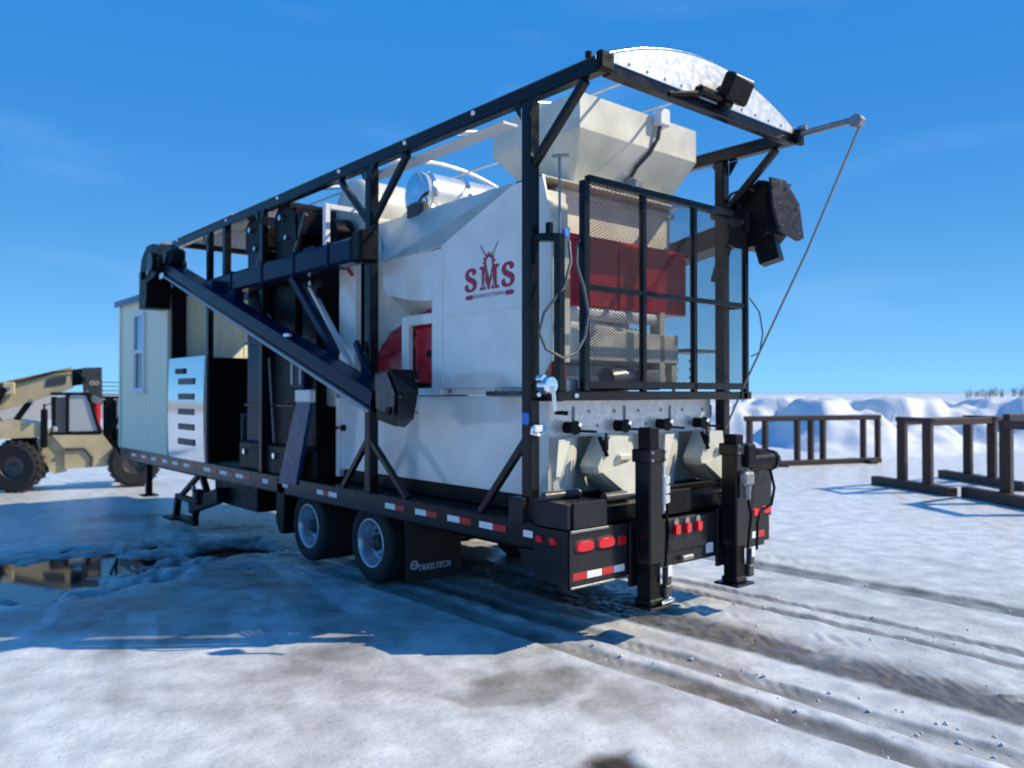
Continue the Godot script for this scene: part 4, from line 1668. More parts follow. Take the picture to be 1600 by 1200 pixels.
	part(t, "drive_box", b, M.sky_tinted_black)


func build_transfer() -> void:
	var t := thing("transfer_auger", "level dark auger tube with reflected sky blue painted in, braced to the near side posts above the conveyor", "auger", V(-0.03, 3.27, -4.8))
	var b := MB.new()
	b.bx(-0.12, 0.08, 3.15, 3.40, -6.75, -2.92, 0.03)
	part(t, "housing", b, M.sky_tinted_black)
	b = MB.new()
	for z in [-6.0, -5.05, -4.2, -3.4]:
		b.bx(-0.135, 0.09, 3.14, 3.41, z - 0.012, z + 0.012, 0.004)
	part(t, "joint_flange", b, M.sky_tinted_black)
	b = MB.new()
	b.box(V(-0.01, 3.29, -2.83), V(0.22, 0.32, 0.18), 0.03)
	part(t, "end_clamp", b, M.satin_black)
	b = MB.new()
	b.bar(V(-0.05, 3.16, -4.38), V(-0.06, 2.24, -3.32), 0.09, 0.07, V(1, 0, 0), 0.01)
	part(t, "stay", b, M.sky_tinted_black)
	b = MB.new()
	b.bar(V(0.18, 3.24, -4.56), V(0.20, 2.08, -3.42), 0.05, 0.06, V(1, 0, 0), 0.008)
	b.bar(V(0.18, 3.28, -4.58), V(0.26, 3.30, -3.7), 0.05, 0.05)
	b.bar(V(0.2, 3.05, -5.95), V(0.2, 2.55, -5.25), 0.06, 0.06)
	part(t, "steel_stay", b, M.white_paint)


func build_elevators() -> void:
	var spec := [
		[0.32, -5.93, 0.32, 0.44, 4.05, "black bucket elevator leg with reflected sky blue painted in, nearest the wooden deck end"],
		[0.36, -4.98, 0.44, 0.56, 4.05, "broad black bucket elevator leg nearest the cream machine"],
		[0.34, -4.40, 0.34, 0.36, 3.45, "black bucket elevator leg against the cream fan casing, third from the cabinet"],
		[1.25, -6.30, 0.36, 0.46, 3.95, "black bucket elevator leg deep inside behind the steel cabinet"]]
	for k in spec.size():
		var s: Array = spec[k]
		var t := thing("bucket_elevator", s[5], "elevator", V(s[0], 0.875, s[1]), "bucket elevators amidships")
		var b := MB.new()
		b.box(V(s[0], (s[4] + 1.0) / 2.0, s[1]), V(s[2], s[4] - 1.0, s[3]), 0.008)
		part(t, "leg", b, M.sky_tinted_black if k == 0 else M.satin_black)
		b = MB.new()
		for y in [1.7, 2.5, 3.2]:
			b.box(V(s[0], y, s[1]), V(s[2] + 0.06, 0.03, s[3] + 0.06), 0.004)
		part(t, "joint_flange", b, M.black_paint)
		b = MB.new()
		b.prism(PackedVector2Array([Vector2(-0.24, -0.30), Vector2(-0.24, 0.02), Vector2(-0.10, 0.13), Vector2(0.14, 0.13), Vector2(0.30, -0.05), Vector2(0.34, -0.36), Vector2(0.22, -0.36)]), V(s[0] - s[2] * 0.5 - 0.02, s[4] - 0.05, s[1]), V(0, 0, 1), V(0, 1, 0), V(s[2] + 0.04, 0, 0))
		b.box(V(s[0], s[4] - 0.22, s[1] + s[3] * 0.6), V(s[2], 0.3, 0.2), 0.02)
		part(t, "head", b, M.satin_black)
		b = MB.new()
		b.box(V(s[0], 1.05, s[1]), V(s[2] + 0.14, 0.38, s[3] + 0.2), 0.03)
		part(t, "boot", b, M.satin_black)
		b = MB.new()
		b.tube(V(s[0] - s[2] * 0.5 - 0.03, s[4] - 0.1, s[1]), V(s[0] - s[2] * 0.5 - 0.08, s[4] - 0.1, s[1]), 0.035, -1, 12)
		b.tube(V(s[0] - s[2] * 0.5 - 0.03, s[4] - 0.35, s[1] + 0.12), V(s[0] - s[2] * 0.5 - 0.06, s[4] - 0.35, s[1] + 0.12), 0.028, -1, 12)
		b.tube(V(s[0] - s[2] * 0.5 - 0.06, 1.10, s[1] - 0.1), V(s[0] - s[2] * 0.5 - 0.10, 1.10, s[1] - 0.1), 0.035, -1, 12)
		part(t, "bearing", b, M.chrome)
		if k < 2:
			b = MB.new()
			b.bar(V(s[0] - 0.2, s[4] - 0.12, s[1] + 0.5), V(s[0] - 0.2, s[4] - 0.75, s[1] + 0.1), 0.07, 0.05, V(1, 0, 0))
			b.bar(V(s[0] - 0.1, 2.3, s[1] + 0.35), V(s[0] - 0.1, 1.0, s[1] + 0.55), 0.06, 0.04, V(1, 0, 0))
			part(t, "spout_pipe", b, M.dark_grey)
	# dark machine body behind the legs
	var t2 := thing("gravity_separator", "black dusty machine body standing behind the elevator legs", "separator", V(1.7, 0.875, -5.4))
	var b2 := MB.new()
	b2.bx(1.15, 2.30, 0.95, 3.7, -7.1, -4.15, 0.03)
	b2.bx(0.72, 0.80, 0.95, 4.12, -6.15, -4.82, 0.01)
	b2.bx(0.72, 0.80, 0.95, 3.4, -4.80, -4.12, 0.01)
	part(t2, "body", b2, M.satin_black)
	b2 = MB.new()
	b2.bx(0.70, 1.15, 2.75, 3.05, -7.0, -4.3, 0.02)
	part(t2, "feed_tray", b2, M.satin_black)
	b2 = MB.new()
	b2.bx(1.135, 1.15, 1.6, 2.6, -6.6, -5.9, 0.004)
	b2.bx(1.135, 1.15, 1.6, 2.6, -5.0, -4.4, 0.004)
	part(t2, "access_door", b2, M.dark_grey)
	for q in [[-4.55, 1.0, 0.2], [-5.0, 1.18, 0.14], [-4.75, 1.5, 0.1]]:
		b2 = MB.new()
		b2.tube(V(0.55, q[1], q[0]), V(0.60, q[1], q[0]), q[2], -1, 18)
		b2.tube(V(0.52, q[1], q[0]), V(0.56, q[1], q[0]), q[2] * 0.35, -1, 12)
		part(t2, "drive_pulley", b2, M.dark_grey)
	b2 = MB.new()
	b2.box(V(0.35, 0.98, -4.95), V(0.25, 0.16, 0.35), 0.03)
	b2.tube(V(0.30, 1.0, -5.15), V(0.30, 1.0, -4.7), 0.075, -1, 16)
	part(t2, "gear_motor", b2, M.steel_grey)
	b2 = MB.new()
	b2.bar(V(0.28, 1.55, -5.05), V(0.25, 0.95, -4.75), 0.05, 0.05)
	part(t2, "shaft_guard", b2, M.steel_grey)


func build_fans() -> void:
	var b := MB.new()
	var t := thing("silver_fan", "shiny silver drum fan lying on the cream roof", "fan", V(1.3, 3.8, -3.2))
	b.lathe([Vector2(0.245, 0.03), Vector2(0.255, 0.07), Vector2(0.255, 1.25), Vector2(0.0, 1.25)], V(0.82, 4.02, -3.22), V(1, 0, 0), 40)
	part(t, "drum", b, M.duct_silver)
	b = MB.new()
	b.lathe([Vector2(0.0, 0.02), Vector2(0.17, 0.0), Vector2(0.245, 0.03)], V(0.82, 4.02, -3.22), V(1, 0, 0), 40, true)
	part(t, "end_plate", b, M.mirror_steel)
	b = MB.new()
	for x in [0.92, 1.4, 2.0]:
		b.lathe([Vector2(0.257, -0.02), Vector2(0.270, -0.02), Vector2(0.270, 0.02), Vector2(0.257, 0.02)], V(x, 4.02, -3.22), V(1, 0, 0), 40)
	part(t, "band", b, M.chrome)
	b = MB.new()
	b.box(V(0.80, 3.80, -3.12), V(0.14, 0.22, 0.30), 0.06)
	b.box(V(0.80, 3.72, -2.98), V(0.08, 0.14, 0.06), 0.02)
	part(t, "motor", b, M.dark_grey)
	t = thing("cream_fan_drum", "cream round fan casing in front of the silver drum", "fan casing", V(1.0, 3.6, -4.3))
	b = MB.new()
	b.lathe([Vector2(0.0, 0.0), Vector2(0.36, 0.0), Vector2(0.39, 0.03), Vector2(0.39, 1.0), Vector2(0.34, 1.1), Vector2(0.0, 1.14)], V(0.70, 4.02, -4.40), V(1, 0, 0), 44)
	part(t, "casing", b, M.cream_paint)
	b = MB.new()
	b.bx(0.74, 1.50, 3.25, 3.90, -4.70, -4.0, 0.02)
	part(t, "outlet", b, M.cream_paint)
	b = MB.new()
	b.tube(V(0.62, 3.70, -4.35), V(0.40, 3.70, -4.35), 0.20, 0.18, 22)
	b.box(V(0.5, 3.45, -4.35), V(0.24, 0.2, 0.35), 0.03)
	part(t, "fan_motor", b, M.satin_black)
	# white angle pipe
	b = MB.new()
	b.bar(V(0.16, 3.42, -3.97), V(0.16, 3.95, -3.97), 0.062, 0.062)
	b.bar(V(0.19, 3.92, -3.97), V(0.85, 3.92, -3.97), 0.058, 0.058)
	lone("pipe_frame", "white square tube bent at the top beside the cream fan casing", "pipe", b, M.vinyl_white, V(0.12, 3.42, -4.0))


func build_cabin() -> void:
	var t := thing("control_cabin", "pale ribbed control cabin with a sash window at the trailer's front", "cabin", V(1.3, 0.875, -10.2))
	var x0 := 0.0
	var z0 := -11.55
	var z1 := -8.88
	# ribbed cladding: shallow profile swept upwards
	var prof := PackedVector2Array()
	var z := z0 + 0.03
	prof.append(Vector2(z, 0.05))
	while z < z1 - 0.05:
		prof.append(Vector2(z, 0.0)); prof.append(Vector2(minf(z + 0.150, z1 - 0.02), 0.0))
		prof.append(Vector2(minf(z + 0.160, z1 - 0.02), 0.009)); prof.append(Vector2(minf(z + 0.180, z1 - 0.01), 0.009))
		z += 0.19
	prof.append(Vector2(z1 - 0.01, 0.0))
	prof.append(Vector2(z1 - 0.01, 0.05))
	var b := MB.new()
	b.prism(prof, V(0.02, 0.875, 0), V(0, 0, 1), V(1, 0, 0), V(0, 2.56, 0))
	var wl := part(t, "wall", b, M.siding)
	b = MB.new()
	b.bx(0.02, 2.55, 0.875, 3.44, z0, z0 + 0.05)
	part(t, "wall", b, M.siding)
	b = MB.new()
	b.bx(2.50, 2.58, 0.875, 3.44, z0 + 0.05, z1 - 0.06)
	part(t, "wall", b, M.siding)
	prof = PackedVector2Array()
	var x := 0.08
	prof.append(Vector2(x, -0.05))
	while x < 2.5:
		prof.append(Vector2(x, 0.0)); prof.append(Vector2(x + 0.150, 0.0)); prof.append(Vector2(x + 0.160, -0.009)); prof.append(Vector2(x + 0.180, -0.009))
		x += 0.19
	prof.append(Vector2(2.56, 0.0))
	prof.append(Vector2(2.56, -0.05))
	b = MB.new()
	b.prism(prof, V(0, 0.875, z1), V(1, 0, 0), V(0, 0, 1), V(0, 2.55, 0))
	part(t, "wall", b, M.siding)
	b = MB.new()
	b.plate([V(-0.06, 3.44, z0 - 0.08), V(-0.06, 3.43, z1 + 0.03), V(2.64, 3.52, z1 + 0.03), V(2.64, 3.52, z0 - 0.08)], V(0, 0.06, 0))
	var rf := part(t, "roof", b, M.siding)
	b = MB.new()
	b.bx(-0.075, -0.06, 3.40, 3.505, z0 - 0.09, z1 + 0.04, 0.003)
	b.bx(-0.06, 2.6, 3.40, 3.50, z1 + 0.03, z1 + 0.045, 0.003)
	part(rf, "fascia", b, M.trim_blue)
	b = MB.new()
	b.bx(-0.01, 0.03, 0.875, 3.44, z0 - 0.02, z0 + 0.04, 0.004)
	b.bx(-0.012, 0.05, 0.875, 3.42, z1 - 0.04, z1 + 0.02, 0.004)
	part(t, "corner_trim", b, M.siding)
	b = MB.new()
	b.bx(0.05, 0.26, 0.9, 3.92, z1 + 0.02, z1 + 0.09, 0.006)
	part(t, "corner_post", b, M.satin_black)
	# sash window
	var wz0 := -10.66
	var wz1 := -10.04
	b = MB.new()
	var fw := 0.06
	b.bx(-0.03, 0.03, 1.88, 1.94, wz0, wz1, 0.006)
	b.bx(-0.03, 0.03, 3.16, 3.22, wz0, wz1, 0.006)
	b.bx(-0.03, 0.03, 1.94, 3.16, wz0, wz0 + fw, 0.006)
	b.bx(-0.03, 0.03, 1.94, 3.16, wz1 - fw, wz1, 0.006)
	b.bx(-0.05, 0.0, 1.85, 1.885, wz0 - 0.03, wz1 + 0.03, 0.006)
	var wn := part(t, "window", b, M.vinyl_white)
	b = MB.new()
	b.bx(-0.02, 0.02, 2.53, 2.59, wz0 + fw, wz1 - fw, 0.005)
	b.bx(-0.015, 0.02, 1.94, 2.53, wz0 + fw, wz0 + fw + 0.04, 0.005)
	b.bx(-0.015, 0.02, 1.94, 2.53, wz1 - fw - 0.04, wz1 - fw, 0.005)
	part(wn, "sash", b, M.vinyl_white)
	b = MB.new()
	b.bx(0.004, 0.010, 2.59, 3.16, wz0 + fw, wz1 - fw, 0.001)
	part(wn, "pane", b, M.mirror_pane)
	b = MB.new()
	b.bx(0.010, 0.016, 1.94, 2.53, wz0 + fw + 0.04, wz1 - fw - 0.04, 0.001)
	part(wn, "pane", b, M.glass_dark)

	# stainless control cabinet
	t = thing("steel_cabinet", "polished steel cabinet with six dark slots next to the cabin", "cabinet", V(0.7, 0.875, -8.0))
	b = MB.new()
	b.bx(0.02, 1.45, 0.875, 2.36, -8.78, -7.26, 0.01)
	part(t, "housing", b, M.satin_black)
	b = MB.new()
	b.bx(0.004, 0.018, 0.86, 2.385, -8.80, -7.25, 0.003)
	for i in 12:
		# the sheet is slightly bowed outwards
		for j in 12:
			var pq := []
			var nq := []
			for k in [[0, 0], [1, 0], [1, 1], [0, 1]]:
				var u: float = (i + k[0]) / 6.0 - 1.0
				var w: float = (j + k[1]) / 6.0 - 1.0
				pq.append(V(0.004 - 0.026 * (1.0 - u * u) * (1.0 - 0.3 * w * w) - 0.004, 1.6225 + u * 0.76, -8.025 + w * 0.773))
				nq.append(V(-1, 0.115 * u, 0.02 * w).normalized())
			b.tri(pq[0], pq[1], pq[2], nq[0], nq[1], nq[2])
			b.tri(pq[0], pq[2], pq[3], nq[0], nq[2], nq[3])
	part(t, "front_sheet", b, M.mirror_steel)
	b = MB.new()
	b.bx(-0.034, 0.0, 2.14, 2.22, -8.42, -8.02, 0.004)
	part(t, "slot", b, M.satin_black)
	for k in 5:
		b = MB.new()
		var y := 2.025 - k * 0.222
		b.bx(-0.034, 0.0, y - 0.045, y + 0.045, -8.28, -7.62, 0.004)
		part(t, "slot", b, M.dark_grey)
	b = MB.new()
	b.bx(0.52, 0.76, 0.96, 1.56, -7.26, -7.235, 0.004)
	var lv := part(t, "louvre_frame", b, M.steel_grey)
	b = MB.new()
	for k in 4:
		b.bx(0.545 + k * 0.055, 0.57 + k * 0.055, 1.0, 1.50, -7.235, -7.222, 0.002)
	part(lv, "louvre_bar", b, M.dark_grey)

	b = MB.new()
	b.bx(0.30, 0.62, 1.70, 2.06, -4.50, -4.02, 0.015)
	lone("cream_box", "cream sheet metal box above the slanted arm, beside the white bin", "box", b, M.cream_paint, V(0.45, 1.7, -4.25))

	# small electrical box under the conveyor
	b = MB.new()
	t = thing("electrical_box", "blue grey electrical box hung below the conveyor", "box", V(0.2, 2.0, -4.55))
	b.bx(0.10, 0.28, 1.90, 2.40, -4.75, -4.40, 0.012)
	part(t, "case", b, M.sky_tinted_black)
	b = MB.new()
	b.bx(0.09, 0.10, 1.95, 2.36, -4.72, -4.66, 0.003)
	b.bx(0.09, 0.10, 1.95, 2.36, -4.50, -4.44, 0.003)
	b.tube(V(0.12, 1.90, -4.5), V(0.10, 1.45, -4.58), 0.03, 0.02, 8)
	part(t, "conduit", b, M.steel_grey)


func build_right_conveyor() -> void:
	var t := thing("discharge_conveyor", "dark discharge conveyor with a grey hooded head beyond the mesh guard", "conveyor", V(2.85, 3.3, -1.0))
	var b := MB.new()
	b.bar(V(2.80, 2.92, -3.6), V(2.80, 3.46, -0.30), 0.30, 0.20, Vector3.UP, 0.01)
	part(t, "trough", b, M.black_sheet)
	b = MB.new()
	b.prism(PackedVector2Array([Vector2(-0.02, 3.32), Vector2(0.02, 3.52), Vector2(0.16, 3.74), Vector2(0.34, 3.86), Vector2(0.42, 3.84), Vector2(0.42, 3.36), Vector2(0.30, 3.24), Vector2(0.12, 3.24)]), V(2.62, 0, -0.46), V(0, 0, 1), V(0, 1, 0), V(0.36, 0, 0))
	b.box(V(2.80, 3.60, -0.41), V(0.42, 0.22, 0.24), 0.04)
	b.box(V(2.64, 3.48, -0.28), V(0.16, 0.24, 0.18), 0.03)
	b.bar(V(2.80, 3.34, -0.16), V(2.82, 3.10, -0.10), 0.20, 0.20)
	part(t, "head", b, M.satin_black)
	b = MB.new()
	b.plate([V(2.64, 3.87, -0.02), V(2.86, 3.87, 0.00), V(3.04, 3.66, 0.04), V(3.08, 3.34, 0.06), V(2.98, 3.30, 0.06), V(2.70, 3.36, 0.04), V(2.64, 3.62, 0.00)], V(0.01, 0, 0.02))
	part(t, "hood_plate", b, M.black_sheet)
	b = MB.new()
	b.tube(V(2.60, 3.50, -0.30), V(2.52, 3.50, -0.30), 0.075, -1, 18)
	b.box(V(2.58, 3.62, -0.52), V(0.10, 0.14, 0.18), 0.02)
	b.path([V(2.58, 3.66, -0.46), V(2.54, 3.76, -0.36), V(2.60, 3.80, -0.22), V(2.66, 3.74, -0.12)], 0.014)
	part(t, "head_motor", b, M.dark_grey)
	b = MB.new()
	for q in [[2.70, 3.82], [2.88, 3.82], [3.0, 3.62], [3.03, 3.38], [2.72, 3.42], [2.67, 3.62]]:
		b.tube(V(q[0], q[1], 0.045), V(q[0], q[1], 0.075), 0.013, 0.010, 6)
	part(t, "bolt_head", b, M.steel_grey)
	b = MB.new()
	b.tube(V(2.60, 3.66, -0.44), V(2.56, 3.66, -0.44), 0.05, -1, 14)
	part(t, "bearing", b, M.steel_grey)
	b = MB.new()
	b.bar(V(2.66, 3.30, -0.5), V(2.66, 2.95, -0.62), 0.1, 0.08)
	part(t, "hanger", b, M.satin_black)
	# lifting rope
	b = MB.new()
	b.path([V(2.57, 4.14, 0.90), V(2.56, 3.1, 0.40), V(2.54, 1.90, -0.24), V(2.50, 1.52, -0.40)], 0.010)
	lone("lifting_rope", "thin grey rope running from the rear lifting arm down to the right post", "rope", b, M.rope, V(2.54, 1.6, -0.3))


func build_small() -> void:
	# hand winch on the left rear post
	var t := thing("hand_winch", "bright zinc hand winch with crank handle beside the rear post", "winch", V(0.0, 1.9, -0.24))
	var b := MB.new()
	b.tube(V(-0.02, 1.91, -0.25), V(-0.02, 1.91, -0.17), 0.062, -1, 22)
	b.tube(V(-0.02, 1.91, -0.17), V(-0.02, 1.91, -0.155), 0.068, 0.06, 22)
	b.tube(V(-0.07, 1.955, -0.24), V(-0.07, 1.955, -0.18), 0.032, -1, 16)
	part(t, "drum", b, M.chrome)
	b = MB.new()
	b.bar(V(-0.015, 1.90, -0.145), V(0.0, 1.71, -0.14), 0.035, 0.014, V(1, 0, 0))
	part(t, "crank_handle", b, M.chrome)
	b = MB.new()
	b.tube(V(0.0, 1.71, -0.14), V(0.05, 1.705, -0.06), 0.016, -1, 10)
	part(t, "grip", b, M.satin_black)
	# shackle strapped to the post
	t = thing("post_shackle", "small zinc shackle with a blue tag tied low on the rear post", "shackle", V(0.05, 1.58, -0.4))
	b = MB.new()
	b.path([V(0.02, 1.60, -0.40), V(0.0, 1.55, -0.40), V(0.06, 1.53, -0.38), V(0.12, 1.56, -0.38), V(0.10, 1.62, -0.40)], 0.018)
	b.box(V(0.07, 1.585, -0.395), V(0.10, 0.07, 0.03), 0.01)
	part(t, "ring", b, M.chrome)
	b = MB.new()
	b.box(V(-0.025, 1.66, -0.44), V(0.04, 0.09, 0.05), 0.008)
	part(t, "tag", b, M.blue_tag)
	# hoses
	b = MB.new()
	b.path([V(0.30, 3.02, -0.30), V(0.26, 2.85, -0.24), V(0.17, 2.65, -0.22), V(0.02, 2.45, -0.28), V(-0.03, 2.30, -0.28), V(0.02, 2.18, -0.26), V(0.14, 2.11, -0.20), V(0.27, 2.16, -0.19), V(0.37, 2.28, -0.20), V(0.41, 2.46, -0.20), V(0.37, 2.66, -0.21), V(0.32, 2.84, -0.24), V(0.36, 3.0, -0.27), V(0.42, 3.06, -0.27)], 0.012, 8)
	lone("grey_hose", "loose grey hose looped between the guard uprights", "hose", b, M.hose_grey, V(0.2, 2.1, -0.25))
	b = MB.new()
	b.path([V(2.60, 2.75, -0.20), V(2.70, 2.62, -0.16), V(2.74, 2.42, -0.15), V(2.70, 2.24, -0.16), V(2.62, 2.20, -0.2)], 0.007, 6)
	lone("thin_cable", "thin dark cable bowing out beyond the right end of the mesh guard", "cable", b, M.dark_grey, V(2.65, 2.2, -0.2))
	b = MB.new()
	b.box(V(0.20, 3.06, -0.24), V(0.05, 0.07, 0.04), 0.008)
	lone("blue_clip", "small blue clip on top of the left guard upright", "clip", b, M.blue_tag, V(0.2, 3.06, -0.24))
	# far side ladder rack seen through the mesh
	t = thing("tool_rack", "thin steel rack standing beyond the far side of the platform", "rack", V(2.75, 1.9, -1.2))
	b = MB.new()
	b.bx(2.55, 3.0, 2.27, 2.30, -1.25, -0.85, 0.004)
	part(t, "shelf", b, M.dark_grey)
	for k in 2:
		b = MB.new()
		b.bar(V(2.6 + 0.16 * k, 1.7, -1.1 + 0.12 * k), V(2.6 + 0.16 * k, 2.27, -1.1 + 0.12 * k), 0.03)
		for j in 6:
			b.bx(2.56 + 0.16 * k, 2.66 + 0.16 * k, 1.75 + j * 0.085, 1.77 + j * 0.085, -1.12 + 0.12 * k, -1.08 + 0.12 * k, 0.003)
		part(t, "leg", b, M.dark_grey)


# ------------------------------------------------------------------ yard things
func build_racks() -> void:
	# [label, start point, direction along, length, height, feet]
	var spec := [
		["dark brown steel rack standing nearest the trailer, against the shaded snow ridge", V(11.9, 0, -10.6), V(0.88, 0, -0.0), 0],
		["long dark brown steel rack in the middle with its low foot beams showing", V(11.55, 0, -2.75), V(1, 0, 0.2), 1],
		["dark brown steel rack cut off by the right edge, closest to the viewer", V(11.4, 0, -0.55), V(1, 0, 0.2), 2]]
	var t := thing("steel_rack", spec[0][0], "rack", V(15.5, 0, -6.6), "brown steel racks on the snow")
	rack_row(t, V(13.45, 0, -7.35), V(17.5, 0, -5.85), [0.03, 0.14, 0.37, 0.47, 0.56, 0.87, 0.985], 1.28, 0.13)
	rack_feet(t, V(14.2, 0, -6.7), V(14.9, 0, -7.6), 0.10)
	rack_feet(t, V(16.9, 0, -5.7), V(17.4, 0, -6.6), 0.10)
	t = thing("steel_rack", spec[1][0], "rack", V(13.0, 0, -2.4), "brown steel racks on the snow")
	rack_feet(t, V(12.20, 0, -3.50), V(11.25, 0, -1.66), 0.19)
	rack_feet(t, V(14.62, 0, -3.15), V(13.1, 0, -1.05), 0.19)
	rack_post(t, [V(11.84, 0, -2.80), V(11.53, 0, -2.20), V(14.15, 0, -2.45), V(13.72, 0, -1.85)], 1.38, 0.155)
	var b := MB.new()
	b.bar(V(11.84, 1.30, -2.80), V(17.2, 1.30, -1.95), 0.11, 0.13)
	part(t, "top_beam", b, M.rust_paint)
	b = MB.new()
	b.bar(V(11.53, 1.31, -2.20), V(16.8, 1.31, -1.35), 0.11, 0.13)
	part(t, "top_beam", b, M.rust_paint)
	b = MB.new()
	b.bar(V(11.90, 1.35, -2.92), V(11.47, 1.35, -2.08), 0.10, 0.09)
	b.bar(V(14.19, 1.35, -2.53), V(13.66, 1.35, -1.77), 0.10, 0.09)
	part(t, "cross_bar", b, M.rust_paint)
	t = thing("steel_rack", spec[2][0], "rack", V(11.0, 0, -0.7), "brown steel racks on the snow")
	rack_feet(t, V(11.40, 0, -1.50), V(9.9, 0, 0.65), 0.21)
	rack_post(t, [V(10.98, 0, -0.72), V(10.25, 0, 0.28)], 1.40, 0.175)
	b = MB.new()
	b.bar(V(11.03, 1.33, -0.80), V(10.18, 1.33, 0.38), 0.14, 0.14)
	part(t, "cross_bar", b, M.rust_paint)
	b = MB.new()
	b.bar(V(10.98, 1.45, -0.72), V(14.6, 1.45, -0.2), 0.11, 0.10)
	part(t, "top_beam", b, M.rust_paint)


func rack_post(t: Node3D, at: Array, h: float, w: float) -> void:
	for p in at:
		var b := MB.new()
		b.bx(p.x - w / 2, p.x + w / 2, 0.14, h - 0.04, p.z - w / 2, p.z + w / 2, 0.01)
		part(t, "upright", b, M.rust_paint)


func rack_row(t: Node3D, a: Vector3, e: Vector3, at: Array, h: float, w: float) -> void:
	var b := MB.new()
	b.bar(a + V(0, h - 0.06, 0), e + V(0, h - 0.06, 0), 0.14, 0.12)
	b.bar(a + V(0, h - 0.125, 0), e + V(0, h - 0.125, 0), 0.05, 0.03)
	part(t, "top_beam", b, M.rust_paint)
	b = MB.new()
	b.bar(a + V(0, 0.06, 0), e + V(0, 0.06, 0), 0.16, 0.14)
	part(t, "base_beam", b, M.rust_paint)
	for u in at:
		b = MB.new()
		var p: Vector3 = a.lerp(e, u)
		b.bx(p.x - w / 2, p.x + w / 2, 0.13, h - 0.13, p.z - w / 2, p.z + w / 2, 0.01)
		part(t, "upright", b, M.rust_paint)


func rack_feet(t: Node3D, a: Vector3, e: Vector3, h := 0.17) -> void:
	var b := MB.new()
	b.bar(a + V(0, h * 0.5 - 0.02, 0), e + V(0, h * 0.5 - 0.02, 0), 0.20, h)
	part(t, "foot_beam", b, M.rust_paint)


